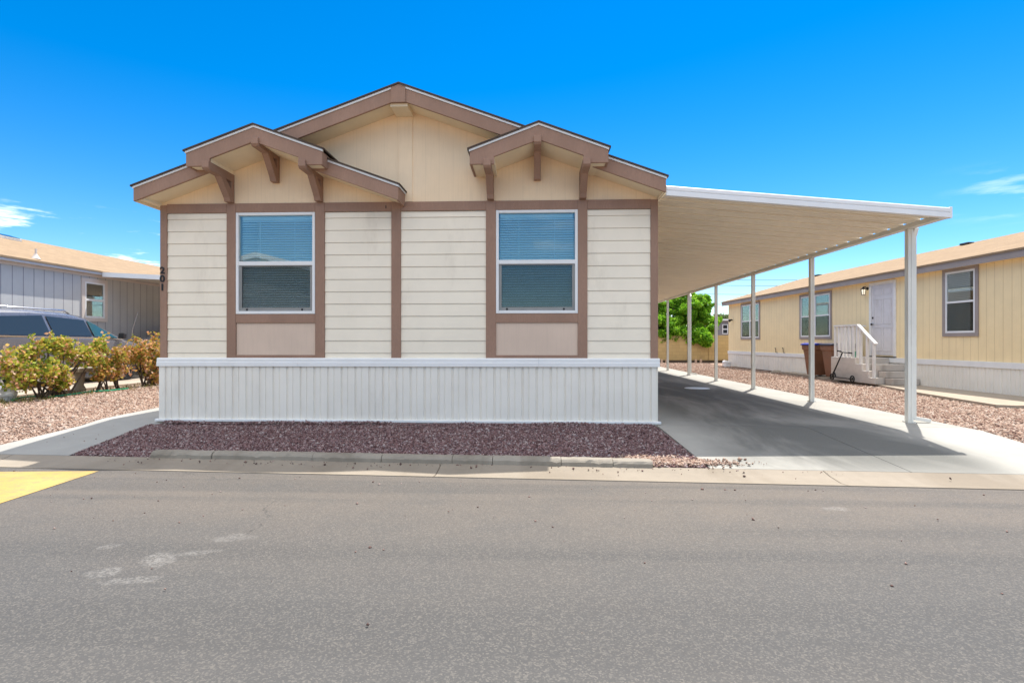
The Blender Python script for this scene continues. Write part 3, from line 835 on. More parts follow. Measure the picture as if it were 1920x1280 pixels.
# --- window gables
def window_gable(xc, pL, pP, pR, py_block, py_inner_pk):
    L_, Pk, R_ = P(*pL, YD), P(*pP, YD), P(*pR, YD)
    hw = (R_.x - L_.x) / 2; xcc = Pk.x
    zp = Pk.z; sl = (zp - (L_.z + R_.z) / 2) / hw
    root = MB().prism(chev(xcc, zp, xcc - hw - .03, xcc + hw + .03, 0, .022, sl), 'y', YD - .03, YW + .9).build('window_gable', 'shingle_dark', home)
    MB().prism(chev(xcc, zp - .024, xcc - hw - .008, xcc + hw + .008, 0, .028, sl), 'y', YD - .012, YD + .02).build('drip_edge', 'white', root)
    zbk = P(pP[0], py_block, YD).z
    heel = .33
    ft = .245
    def prof(top, ins, rise):
        f = lambda x: zp - sl * abs(x - xcc)
        a, b = xcc - hw + ins, xcc + hw - ins
        ia, ib = xcc - hw + heel, xcc + hw - heel
        return [(a, f(a) - top), (xcc, zp - top), (b, f(b) - top), (b, zbk + rise), (ib, zbk + rise), (ib, f(ib) - ft + rise), (xcc, zp - ft + rise), (ia, f(ia) - ft + rise), (ia, zbk + rise), (a, zbk + rise)]
    MB().prism(prof(.054, 0, 0), 'y', YD, YD + .035).build('fascia', 'trim', root, bevel=.004)
    MB().prism(prof(.05, .03, .012), 'y', YD + .036, YW + .02).build('soffit', 'soffit', root)
    f = lambda x: zp - sl * abs(x - xcc)
    for sgn in (-1, 1):
        a = xcc + sgn * hw; b = a - sgn * .029
        MB().prism([(a, zbk + .002), (b, zbk + .002), (b, f(b) - .05), (a, f(a) - .05)], 'y', YD + .036, YW - .02).build('return_fascia', 'trim', root)
    # knee braces
    bw = .098
    def bracket(x, ztop, zbot):
        m = MB()
        h = .115
        yf = YD - .035
        yw = YW + .02
        m.prism([(yf, ztop), (yw, ztop), (yw, ztop - h), (yf + .03, ztop - h), (yf, ztop - h + .03)], 'x', x - bw / 2, x + bw / 2)
        m.box(x - bw / 2 + .001, x + bw / 2 - .001, YW - .062, yw - .001, zbot, ztop - h + .001)
        # diagonal
        y0, z0 = YD + .25, ztop - h + .004
        y1, z1 = YW - .055, zbot + .055
        w_ = .085
        m.prism([(y0, z0), (y0 + w_ + .04, z0), (YW - .061, z1 + w_ + .05), (YW - .061, zbot + .0), (YW - .085, zbot + .0), (y1 - .055, z1 - .0)], 'x', x - bw / 2 + .002, x + bw / 2 - .002)
        return m.build('bracket', 'trim', root, bevel=.005)
    drop = .56
    return root, bracket, zp, ft, zbk
r1, br1, zp1, ft1, zbk1 = window_gable(xc1, (346, 279), (475.6, 231.5), (601.5, 278), 310.3, 0)
for px in (432.5, 599.4):
    br1(X(px), zbk1 + .06, zb1 + .004)
br1(X(517.5), zp1 - ft1 + .045, Z(517, 343.5))
r2, br2, zp2, ft2, zbk2 = window_gable(xc2, (880.5, 277), (1010, 227), (1141, 273), 306.3, 0)
for px in (920, 1092.5):
    br2(X(px), zbk2 + .06, zb1 + .004)
br2(X(1007.5), zp2 - ft2 + .045, Z(1007, 339))

# house number
def glyph(ch, px, py, h):
    cu = bpy.data.curves.new('digit', 'FONT'); cu.body = ch; cu.size = h * 1.38; cu.extrude = .004; cu.align_x = 'CENTER'; cu.align_y = 'CENTER'
    cu.offset = .0035
    o = bpy.data.objects.new('tmp', cu); COL.objects.link(o)
    dg = bpy.context.evaluated_depsgraph_get(); me = bpy.data.meshes.new_from_object(o.evaluated_get(dg))
    bpy.data.objects.remove(o)
    p = P(px, py, YW - .005)
    mt = Matrix.Translation(p - Vector((ROOTM[home.name].translation))) @ Matrix.Rotation(math.pi / 2, 4, 'X') @ Matrix.Scale(1.12, 4, (1, 0, 0))
    me.transform(mt); me.materials.clear(); me.materials.append(MAT['black']); me.name = 'house_number'
    q = bpy.data.objects.new('house_number', me); COL.objects.link(q); q.parent = home; q['label'] = 'black metal house number digit ' + ch
for ch, py in (('2', 507.5), ('0', 523), ('1', 539)):
    glyph(ch, 304.3, py, .10)

# ------------------------------------------------------------------ carport
XP = 5.52
posty = [8.04, 10.78, 13.58, 16.3, 19.13, 22.08, 24.8]
cp = thing('carport', 'long white aluminium carport roof on slim posts attached to the right side of the home', 'carport', (3.7, 16, 0))
YF = 7.35; YBK = 26
xa, xb = 1.83, 5.55
def ztop(x): return 3.310 + (2.975 - 3.310) * (x - xa) / (xb - xa)
tilt = .0035
def zy(y): return tilt * (y - YF)
# front fascia: ribbed extrusion
m = MB()
prof = [(YF, 0), (YF - .012, -.012), (YF - .012, -.055), (YF - .004, -.06), (YF - .004, -.075), (YF - .012, -.08), (YF - .012, -.132), (YF + .02, -.138), (YF + .03, -.138), (YF + .03, 0)]
n = len(prof)
vs = [(xa - .02, y, ztop(xa - .02) + z) for y, z in prof] + [(xb, y, ztop(xb) + z) for y, z in prof]
m.add(vs, [tuple(range(n)), tuple(range(2 * n - 1, n - 1, -1))] + [(i, (i + 1) % n, n + (i + 1) % n, n + i) for i in range(n)])
m.build('front_fascia', 'fasciablue', cp)
# roof pans
m = MB(); prof = []
y = YF + .035; p_ = .3475
while y < YBK:
    for q, d in ((0, 0), (.20, 0), (.225, .03), (.255, .03), (.28, 0), (.44, 0), (.465, .03), (.495, .03), (.52, 0), (.70, 0), (.735, .06), (.945, .06), (.98, 0)):
        prof.append((y + q * p_, d))
    y += p_
prof = [q for q in prof if q[0] <= YBK]
vs = []
for y, d in prof:
    for x, sg in ((xa - .02, 0), (xb - .112, 1)):
        vs.append((x, y, ztop(x) - .095 + 0 + d + zy(y)))
n = len(prof)
m.add(vs, [(2 * i, 2 * i + 1, 2 * i + 3, 2 * i + 2) for i in range(n - 1)])
o = m.build('roof_panel', 'pan', cp, fix=False)
sd = o.modifiers.new('solid', 'SOLIDIFY'); sd.thickness = .004; sd.offset = 1
# side beam and gutter lip
m = MB()
zb = 2.832
vs = []
m.add([(xb - .115, YF + .03, zb + .0), (xb - .0, YF + .03, zb + .0), (xb - .0, YBK, zb + zy(YBK)), (xb - .115, YBK, zb + zy(YBK)),
       (xb - .115, YF + .03, zb + .062), (xb - .0, YF + .03, zb + .062), (xb - .0, YBK, zb + .062 + zy(YBK)), (xb - .115, YBK, zb + .062 + zy(YBK))],
      [(0, 3, 2, 1), (4, 5, 6, 7), (0, 1, 5, 4), (1, 2, 6, 5), (2, 3, 7, 6), (3, 0, 4, 7)])
m.add([(xb - .012, YF + .03, zb + .062), (xb, YF + .03, zb + .062), (xb, YBK, zb + .062 + zy(YBK)), (xb - .012, YBK, zb + .062 + zy(YBK)),
       (xb - .012, YF + .03, zb + .075), (xb, YF + .03, zb + .075), (xb, YBK, zb + .075 + zy(YBK)), (xb - .012, YBK, zb + .075 + zy(YBK))],
      [(0, 3, 2, 1), (4, 5, 6, 7), (0, 1, 5, 4), (1, 2, 6, 5), (2, 3, 7, 6), (3, 0, 4, 7)])
m.build('gutter_beam', 'alu', cp)
MB().box(xb, xb + .035, YF - .012, YF + .05, ztop(xb) - .14, ztop(xb) + .01).build('end_cap', 'fasciablue', cp, bevel=.004)
for i, y in enumerate(posty):
    z1 = zb + zy(y) - .002
    m = MB(); w = .038
    # square post with a rib on every face
    pts2 = []
    for (a, b) in ((-w, -w), (-.012, -w), (-.009, -w + .008), (.009, -w + .008), (.012, -w), (w, -w), (w, -.012), (w - .008, -.009), (w - .008, .009), (w, .012), (w, w), (.012, w), (.009, w - .008), (-.009, w - .008), (-.012, w), (-w, w), (-w, .012), (-w + .008, .009), (-w + .008, -.009), (-w, -.012)):
        pts2.append((XP - .02 + a, y + b))
    m.prism(pts2, 'z', .0, z1)
    po = m.build('post', 'alu', cp)
    MB().box(XP - .02 - .055, XP - .02 + .055, y - .06, y + .06, .004, .022).build('base_plate', 'alu', po)
    if i in (0, 4):
        d = MB(); dw = .024
        xd = XP - .02 + .064
        d.box(xd - dw, xd + dw, y - .03, y + .03, .055, z1 - .09)
        d.beam((xd, y, z1 - .10), (xd + .018, y + .17 if i != 0 else y - .02, z1 + .015), .06, .06, (1, 0, 0))
        d.beam((xd, y, .07), (xd + .22, y - .02, .035), .06, .05, (0, 0, 1))
        d.build('downspout', 'alu', po, bevel=.004)

# ------------------------------------------------------------------ neighbour on the right: yellow
A = O + ray(1366, 660) * 26.0; B = O + ray(1920, 660) * 11.15
ang = math.atan2(-(A.x - B.x), A.y - B.y)
yh = thing('yellow_house', 'yellow single storey manufactured home with tan roof and white skirting on the right', 'house', (B.x, B.y, 0), ang)
YM4 = ROOTM[yh.name]; YI4 = YM4.inverted()
LEN = (Vector((A.x, A.y, 0)) - Vector((B.x, B.y, 0))).length
def WP(px, py, off=0.0):                     # local (y,z) on the wall plane x=off
    o_ = YI4 @ O; d = (YI4.to_3x3() @ ray(px, py)); t = (off - o_.x) / d.x; p = o_ + d * t; return p.y, p.z
def lb(): return MB()
y_near = -4.3
ze_b = 2.93; sk_t = .735; sk_c = .60
MB().box(0, .02, y_near, LEN, sk_t - .05, ze_b + .1).build('front_wall', 'yellowwall', yh, local=True)
HWY = 3.75
MB().prism([(.022, .1), (2 * HWY, .1), (2 * HWY, ze_b + .1), (HWY, ze_b + .08 + .29 * HWY), (.022, ze_b + .1)], 'y', y_near, LEN - .002).build('wall', 'yellowwall', yh, local=True)
corrugated(y_near, LEN, -.02, .0, sk_c + .02, .2032, .017, 'y', 1).build('skirting', 'skirt', yh, local=True, fix=False)
MB().box(-.045, .01, y_near, LEN + .01, sk_c, sk_t).build('skirting_cap', 'white', yh, local=True, bevel=.005)
ov = .22
zr0 = ze_b + .2
MB().prism([(-ov - .03, zr0 - .03 * .29), (HWY, zr0 + .29 * (HWY + ov)), (2 * HWY + ov, zr0), (2 * HWY + ov, zr0 - .04), (HWY, zr0 + .29 * (HWY + ov) - .04), (-ov - .03, zr0 - .049)], 'y', y_near, LEN + .3).build('roof', 'shingle_tan', yh, local=True)
MB().box(-ov, -ov + .03, y_near, LEN + .28, ze_b, zr0 - .035).build('fascia', 'greytrim', yh, local=True)
MB().box(-ov + .031, .0, y_near, LEN + .28, ze_b + .02, ze_b + .04).build('soffit', 'yellowwall', yh, local=True)
MB().prism([(-ov + .031, ze_b + .02), (-ov + .031, zr0 - .05), (HWY, zr0 + .29 * (HWY + ov) - .05), (2 * HWY + ov, zr0 - .05), (2 * HWY + ov, ze_b + .02), (HWY, zr0 + .29 * (HWY + ov) - .22)], 'y', LEN + .24, LEN + .27).build('rake_board', 'greytrim', yh, local=True)
for px, py in ((1533, 513), (1806, 451)):
    pass
def ywindow(pxa, pxb, pya, pyb, kind, blinds=False):
    yb_, _ = WP(pxb, 580); ya_, _ = WP(pxa, 580)
    y0, y1 = min(ya_, yb_), max(ya_, yb_)
    pm = (pxa + pxb) / 2
    zlo_ = (WP(pxa, pyb[0])[1] + WP(pxb, pyb[1])[1]) / 2; zhi_ = (WP(pxa, pya[0])[1] + WP(pxb, pya[1])[1]) / 2
    t = .085
    m = MB()
    m.box(-.03, .0, y0, y0 + t, zlo_, zhi_); m.box(-.03, 0, y1 - t, y1, zlo_, zhi_)
    m.box(-.03, 0, y0 + t, y1 - t, zhi_ - t, zhi_); m.box(-.03, 0, y0 + t, y1 - t, zlo_, zlo_ + t)
    w = m.build('window', 'greytrim', yh, local=True, bevel=.004)
    a, b, c, d = y0 + t + .001, y1 - t - .001, zlo_ + t + .001, zhi_ - t - .001
    f = .045; m = MB()
    m.box(-.022, -.001, a, a + f, c, d); m.box(-.022, -.001, b - f, b, c, d); m.box(-.022, -.001, a + f, b - f, d - f, d); m.box(-.022, -.001, a + f, b - f, c, c + f)
    zm = (c + d) / 2
    m.box(-.019, -.001, a + f, b - f, zm - .022, zm + .022)
    if kind == 'double': m.box(-.021, -.001, (a + b) / 2 - .05, (a + b) / 2 + .05, c + f, zm - .023); m.box(-.021, -.001, (a + b) / 2 - .05, (a + b) / 2 + .05, zm + .023, d - f)
    m.build('frame', 'white', w, local=True)
    MB().box(-.007, -.005, a + f, b - f, c + f, d - f).build('pane', 'glass_dark', w, local=True)
    if blinds:
        m = MB(); z = c + f + .01
        while z < d - f: m.box(-.0045, -.0035, a + f + .1, b - f, z, z + .034); z += .04
        m.build('blind', 'blind', w, local=True)
    MB().box(-.003, -.001, a + f, b - f, c + f, d - f).build('room', 'interior', w, local=True)
    MB().box(-.012, -.0115, a + f, b - f, c + f, zm - .023).build('insect_screen', 'screen', w, local=True)
ywindow(1389.6, 1425.6, (569, 565), (636.7, 636), 'double')
ywindow(1500, 1560, (553, 544), (635.5, 635.8), 'double')
ywindow(1768.5, 1836, (505, 496), (631, 630), 'single', True)
# door
dy1, dy0 = WP(1631, 600)[0], WP(1681, 600)[0]
zd0 = WP(1660, 668)[1]; zd1 = WP(1656, 527)[1]
m = MB(); m.box(-.03, -.001, dy0, dy0 + .09, zd0, zd1); m.box(-.03, -.001, dy1 - .09, dy1, zd0, zd1); m.box(-.03, -.001, dy0 + .09, dy1 - .09, zd1 - .09, zd1)
dr_o = m.build('door', 'whitewood', yh, local=True, bevel=.005)
a, b = dy0 + .092, dy1 - .092
m = MB(); m.box(-.012, -.001, a, b, zd0 + .03, zd1 - .092)
dw_ = b - a
for (u0, u1) in ((.1, .46), (.54, .9)):
    for (v0, v1) in ((.06, .40), (.44, .80), (.85, .95)):
        za, zb_ = zd0 + .03 + v0 * (zd1 - zd0 - .12), zd0 + .03 + v1 * (zd1 - zd0 - .12)
        ya, yb2 = a + u0 * dw_, a + u1 * dw_
        for (p0, p1, q0, q1) in ((ya, yb2, za, za + .02), (ya, yb2, zb_ - .02, zb_), (ya, ya + .02, za + .02, zb_ - .02), (yb2 - .02, yb2, za + .02, zb_ - .02)):
            m.box(-.022, -.012, p0, p1, q0, q1)
m.build('door_leaf', 'doorwhite', dr_o, local=True, bevel=.004)
m = MB(); m.lathe([(.012, 0), (.012, .03), (.03, .04), (.034, .06), (.02, .075)], (-.012, b - .07, zd0 + .93), (-1, 0, 0), 14)
m.build('door_handle', 'darkmetal', dr_o, local=True, smooth=True)
MB().lathe([(.03, 0), (.03, .02), (.02, .03)], (-.012, b - .07, zd0 + 1.12), (-1, 0, 0), 14).build('deadbolt', 'darkmetal', dr_o, local=True, smooth=True)
MB().box(-.05, -.001, dy0, dy1, zd0 - .03, zd0 - .001).build('door_sill', 'darkmetal', dr_o, local=True)
# lamp beside door (part of the house)
ly, lz = WP(1620, 545, -.1)
m = MB(); m.lathe([(.045, 0), (.045, .015), (.02, .02)], (-.001, ly - .02, lz + .06), (-1, 0, 0), 16)
m.tube([(-.02, ly - .02, lz + .06), (-.08, ly - .01, lz + .12), (-.12, ly, lz + .11)], .012)
m.lathe([(.01, .13), (.03, .10), (.075, .06), (.075, .05)], (-.12, ly, lz - .01), (0, 0, 1), 8)
m.lathe([(.045, -.125), (.05, -.11), (.01, -.105)], (-.12, ly, lz - .01), (0, 0, 1), 8)
for k in range(6):
    c_, s_ = math.cos(k * math.pi / 3), math.sin(k * math.pi / 3)
    m.beam((-.12 + .068 * c_, ly + .068 * s_, lz + .042), (-.12 + .046 * c_, ly + .046 * s_, lz - .125), .01, .01)
lo = m.build('porch_lamp', 'black', yh, local=True)
MB().lathe([(.040, -.11), (.060, .045)], (-.12, ly, lz - .01), (0, 0, 1), 6).build('lamp_glass', 'lampglass', lo, local=True)
# spotlight near the far corner and pipes
sy_, sz_ = WP(1370, 600, -.1)
m = MB(); m.tube([(0, sy_, sz_), (-.06, sy_, sz_ + .02)], .02); m.tube([(-.05, sy_, sz_ + .02), (-.18, sy_ - .04, sz_ - .03)], [.03, .07], 12)
m.build('spotlight', 'black', yh, local=True)
for px, py in ((1456, 657), (1470, 655)):
    y_, z_ = WP(px, 660, -.04)
    m = MB(); m.tube([(-.01, y_, sk_t + .02), (-.07, y_, sk_t + .02), (-.075, y_, z_ + .12), (-.075, y_ + .05, z_ + .17), (-.03, y_ + .08, z_ + .14)], .014, 6)
    m.build('water_pipe', 'darkmetal', yh, local=True)
# roof vents: low dark caps near the ridge
for px, py in ((1530, 513), (1808, 450)):
    yv, _ = WP(px, py, HWY - .4); zv = zr0 + .29 * (HWY + ov - .35)
    m = MB(); m.box(HWY - .42, HWY - .22, yv - .16, yv + .16, zv + .0, zv + .06); m.box(HWY - .38, HWY - .26, yv - .1, yv + .1, zv - .1, zv)
    m.build('roof_vent', 'darkmetal', yh, local=True, bevel=.01)

# walkway beside it
wk = []
for px, py in ((1466, 699), (1550, 711), (1644.6, 723.5), (1721, 739), (1800, 752), (1868, 763)):
    wk.append(G(px, py))
endp = [(wk[-1].x + .25, wk[-1].y - .12), (wk[-1].x + .8, wk[-1].y - .05), (wk[-1].x + 1.2, wk[-1].y - .0)]
wpoly = [(p.x, p.y) for p in wk] + endp
def toW(x, y): q = YM4 @ Vector((x, y, 0)); return (q.x, q.y)
e1_ = toW(.02, (YI4 @ Vector((endp[-1][0], endp[-1][1], 0))).y); e2_ = toW(.02, (YI4 @ wk[0]).y)
wpoly += [e1_, e2_]
struct(sheet('walkway', 'walk', wpoly, .045, .5, .09), 'tan concrete walkway at the foot of the yellow house', 'walkway')

# steps and railing
SX = -1.02
st = thing('porch_steps', 'white painted concrete steps with wooden railing at the door of the yellow house', 'steps', (B.x, B.y, 0), ang)
land_t = zd0 - .03
yl0 = WP(1558, 690, SX)[0]; ynear = [WP(px, 690, SX)[0] for px in (1603, 1615.5, 1628, 1640.5)]
nst = 4; zbase = .046
hts = [land_t - (land_t - zbase) * k / 4 for k in range(4)]
prev = yl0
m = MB()
prof = [(yl0, zbase), (yl0, hts[0])]
for k in range(4):
    prof += [(ynear[k], hts[k])]
    if k < 3: prof += [(ynear[k], hts[k + 1])]
prof += [(ynear[3], zbase)]
m.prism(prof, 'x', SX, -.05)
m.build('stair_block', 'step', st, local=True, bevel=.012)
for k in range(1, 4):       # treads reach further along the wall side
    MB().box(SX + .26, -.052, ynear[k] - .02 - .0, ynear[k] - .30, hts[k] - .17 if k < 3 else zbase, hts[k] - .004).build('tread', 'step', st, local=True, bevel=.012)
xr_ = SX + .06
rt = land_t + .92
m = MB()
m.beam((xr_, yl0 - .1, rt), (xr_, ynear[0] - .05, rt), .09, .04)
m.beam((xr_, ynear[0] - .05, rt), (xr_, ynear[3] + .05, hts[3] + .90), .09, .04)
hr = m.build('handrail', 'whitewood', st, local=True)
nb = 7
for k in range(nb):
    y = yl0 - .12 + (ynear[0] - .02 - yl0 + .12) * k / (nb - 1)
    MB().box(xr_ - .022, xr_ + .022, y - .03, y + .03, hts[0] - .01, rt - .022).build('baluster', 'whitewood', st, local=True)
for k in range(1, 4):
    y = ynear[k] + .12
    t = (y - (ynear[0] - .05)) / (ynear[3] + .05 - (ynear[0] - .05))
    MB().box(xr_ - .03, xr_ + .03, y - .03, y + .03, hts[k] - .01, rt + (hts[3] + .90 - rt) * t - .022).build('baluster', 'whitewood', st, local=True)
# wall side rail
m = MB(); m.beam((-.12, yl0 - .1, rt), (-.12, dy1 + .05, rt), .08, .04)
m.beam((xr_ + .05, yl0 - .1, rt), (-.1, yl0 - .1, rt), .08, .04)
for k in range(6): m.box(xr_ + .12 + k * .13, xr_ + .16 + k * .13, yl0 - .13, yl0 - .07, hts[0] - .01, rt - .022)
m.build('end_railing', 'whitewood', st, local=True)

# green cup on the step
cy, cz = WP(1607, 663, SX + .12)
q = YM4 @ Vector((SX + .12, ynear[0] + .10, land_t))
ob = MB().lathe([(.034, 0), (.04, .02), (.045, .17), (.047, .175), (.042, .175), (.038, .03)], q, n=18).build('green_cup', 'green', smooth=True)
tag(ob, 'tall green cup standing on the landing of the white steps', 'cup')

# bins
def wheelie_bin(name, loc, rz, label, lid):
    t = thing(name, label, 'bin', loc, rz, 'wheeled bins beside the steps')
    m = MB()
    lv = [(.0, .21, .24), (.12, .22, .26), (.80, .27, .33), (.82, .30, .36), (.97, .31, .37)]
    vs = []
    for z, a, b in lv: vs += [(-a, -b, z + .05), (a, -b, z + .05), (a, b, z + .05), (-a, b, z + .05)]
    fs = [(3, 2, 1, 0)]
    for i in range(len(lv) - 1):
        for k in range(4): fs.append((i * 4 + k, i * 4 + (k + 1) % 4, i * 4 + 4 + (k + 1) % 4, i * 4 + 4 + k))
    fs.append((16, 17, 18, 19)); m.add(vs, fs)
    for zz in (.3, .5): m.box(-.245, -.215, -.14, .14, zz, zz + .03)
    for q_ in (-.26, -.13, .0, .13, .26): m.box(-.335, -.29, q_ - .03, q_ + .03, .78, .93)
    m.build('bin_body', 'bin', t, local=True, bevel=.015)
    m = MB(); m.prism([(-.40, 1.02), (.40, 1.02), (.41, 1.055), (.3, 1.085), (-.25, 1.095), (-.40, 1.06)], 'x', -.335, .335)
    m.build('lid', lid, t, local=True, bevel=.012)
    m = MB(); m.tube([(-.25, .42, .98), (.25, .42, .98)], .02); m.beam((-.22, .35, .98), (-.22, .43, .98), .03, .03); m.beam((.22, .35, .98), (.22, .43, .98), .03, .03)
    m.build('handle', 'bin', t, local=True)
    for s in (-1, 1):
        w = MB().lathe([(.10, -.03), (.125, -.025), (.125, .025), (.10, .03)], (s * .27, .26, .125), (1, 0, 0), 18).build('wheel', 'rubber', t, local=True)
    return t
def on_walk(px, py, d=None):
    p = O + ray(px, py) * ((.046 - H) / ray(px, py).z); return p
b1 = YM4 @ Vector((-.55, WP(1514, 690, -.9)[0], .046)); b2 = YM4 @ Vector((-.58, WP(1551, 690, -.9)[0], .046))
wheelie_bin('wheelie_bin', b1, ang - math.pi / 2 + .08, 'brown wheeled bin with a blue lid, farther from the steps', 'binblue')
wheelie_bin('wheelie_bin', b2, ang - math.pi / 2 - .05, 'brown wheeled bin with a black lid, touching the steps', 'binblack')

# kick scooter leaning by the steps
fwp = on_walk(1560, 713); rwp = on_walk(1598, 717.5)
off = Vector((-.06, 0, 0))
fw_ = YM4 @ Vector((SX - .14, WP(1560, 706, SX - .14)[0], .046)); rw_ = YM4 @ Vector((SX - .14, WP(1598, 711, SX - .14)[0], .046))
dirv = (rw_ - fw_); L_s = dirv.length; dirv.normalize(); side = Vector((dirv.y, -dirv.x, 0))
scn = thing('kick_scooter', 'black kick scooter parked against the white steps', 'scooter', fw_)
def sp(a, z, s=0): return fw_ + dirv * a + side * s + Vector((0, 0, z))
rW = .098
for a in (0, L_s):
    w = MB().lathe([(rW - .022, -.014), (rW, -.010), (rW, .010), (rW - .022, .014), (rW - .022, -.014)], sp(a, rW), side, 24)
    w.f = w.f[:-2]
    wo = w.build('wheel', 'rubber', scn, smooth=False)
    m = MB(); m.lathe([(.02, -.025), (.02, .025)], sp(a, rW), side, 12)
    for k in range(6):
        t = k * math.pi / 3; v_ = dirv * math.cos(t) + Vector((0, 0, math.sin(t)))
        m.beam(sp(a, rW) + v_ * .015, sp(a, rW) + v_ * (rW - .02), .012, .016, side)
    m.build('rim', 'darkmetal', wo)
MB().beam(sp(.18, .10), sp(L_s - .06, .095), .11, .03).build('deck', 'darkmetal', scn, bevel=.008)
m = MB(); m.tube([sp(.02, rW), sp(.07, .24)], .022); m.tube([sp(.18, .10), sp(.13, .2), sp(.075, .25)], .024); m.build('fork', 'black', scn)
# stem leans back over the deck as in the photo
tp = YM4 @ Vector((SX - .14, WP(1579.5, 661, SX - .14)[0], WP(1579.5, 661, SX - .14)[1]))
MB().tube([sp(.06, .20), tp], [.021, .016], 10).build('stem', 'black', scn, smooth=True)
h0 = YM4 @ Vector((SX - .32, WP(1571, 657.5, SX - .3)[0], WP(1571, 657.5, SX - .3)[1])); h1 = YM4 @ Vector((SX + .02, WP(1596.5, 662.3, SX)[0], WP(1596.5, 662.3, SX)[1]))
hb = MB().tube([h0, tp + Vector((0, 0, .01)), h1], .013, 8).build('handlebar', 'black', scn)
MB().tube([h0, h0.lerp(h1, .28)], .019, 8).build('grip', 'rubber', scn); MB().tube([h0.lerp(h1, .74), h1], .019, 8).build('grip', 'rubber', scn)
MB().prism([(0, 0), (.1, 0), (.12, .05), (.02, .05)], 'x', 0, .001) if False else None

# stone near the walkway start
def rock(name, loc, s, mat, label, cat='rock', seed=1):
    bm = bmesh.new(); bmesh.ops.create_icosphere(bm, subdivisions=3, radius=1)
    rr = random.Random(seed); ph = [rr.uniform(0, 6) for _ in range(6)]
    for v in bm.verts:
        c = v.co; k = 1 + .18 * math.sin(3 * c.x + ph[0]) + .15 * math.sin(4 * c.y + ph[1]) + .1 * math.sin(7 * c.z + ph[2]) + .06 * math.sin(9 * c.x + ph[3])
        v.co = Vector((c.x * s[0], c.y * s[1], c.z * s[2])) * k
    me = bpy.data.meshes.new(name); bm.to_mesh(me); bm.free(); me.materials.append(MAT[mat])
    o = bpy.data.objects.new(name, me); COL.objects.link(o); o.location = loc
    return tag(o, label, cat)
g = G(1455, 698); rock('rock', (g.x, g.y, .02), (.22, .12, .06), 'stone', 'flat grey stone at the end of the tan walkway', seed=3)
g = G(1573 - 216, 687); rock('rock', (g.x + .15, g.y, .12), (.18, .2, .2), 'white', 'white stone at the far corner of the yellow house skirting', seed=5)

# ------------------------------------------------------------------ back wall, far things
YB = 31.0
bw0 = thing('block_wall', 'tan painted wall closing the yard behind the carport', 'wall', (8, YB, 0))
ztw = P(1300, 629, YB).z
xj = P(1328.6, 640, YB).x
MB().box(-14, xj - .008, YB, YB + .18, .12, ztw).build('wall_panel', 'block', bw0)
MB().box(xj + .008, 22, YB - .02, YB + .16, .12, ztw + .02).build('wall_panel', 'block', bw0)
MB().box(-14, 22, YB + .01, YB + .15, -.1, .12).build('wall_footing', 'darkblock', bw0)
for px in (1240.5, 1249.5, 1304.3, 1313.8, 1357):
    x = P(px, 678, YB).x
    MB().box(x - .06, x + .06, YB - .06, YB + .0, -.03, .17).build('lit_opening_block', 'peach', bw0, bevel=.01)  # pale blocks stand in for light showing through openings under the wall

def foliage(blobs, n, size, seed, droop=0, lo=0.0, aspect=.45):
    rr = np.random.default_rng(seed)
    w = np.array([b[3] ** 2 for b in blobs]); w = w / w.sum()
    idx = rr.choice(len(blobs), n, p=w)
    c = np.array([b[:3] for b in blobs])[idx]; r = np.array([b[3] for b in blobs])[idx]
    sq = np.array([b[4] if len(b) > 4 else 1 for b in blobs])[idx]
    d = rr.normal(size=(n, 3)); d /= np.linalg.norm(d, axis=1)[:, None]
    rad = r * rr.uniform(.25, 1, n) ** .45
    p = c + d * rad[:, None] * np.stack([np.ones(n), np.ones(n), sq], -1)
    # leaf frames
    t = rr.normal(size=(n, 3)) + d * .6; t[:, 2] -= droop; t /= np.linalg.norm(t, axis=1)[:, None]
    u = np.cross(t, rr.normal(size=(n, 3))); u /= np.linalg.norm(u, axis=1)[:, None]
    nn = np.cross(t, u)
    s = size * rr.uniform(.55, 1.35, n)[:, None]
    a = p; b_ = p + t * s * .5 + u * s * aspect + nn * s * .1; cc = p + t * s; dd = p + t * s * .5 - u * s * aspect + nn * s * .1
    v = np.stack([a, b_, cc, dd], 1).reshape(-1, 3)
    return v
def quads_object(name, mat, v, parent=None):
    if parent is not None: v = v - np.array(ROOTM[parent.name].translation)
    n = len(v) // 4
    me = bpy.data.meshes.new(name); me.vertices.add(n * 4); me.vertices.foreach_set('co', v.reshape(-1))
    me.loops.add(n * 4); me.loops.foreach_set('vertex_index', np.arange(n * 4))
    me.polygons.add(n); me.polygons.foreach_set('loop_start', np.arange(n) * 4); me.polygons.foreach_set('loop_total', np.full(n, 4))
    me.update(calc_edges=True); me.materials.append(MAT[mat])
    o = bpy.data.objects.new(name, me); COL.objects.link(o)
    if parent is not None: o.parent = parent; ROOTM[o.name] = ROOTM[parent.name]
    return o
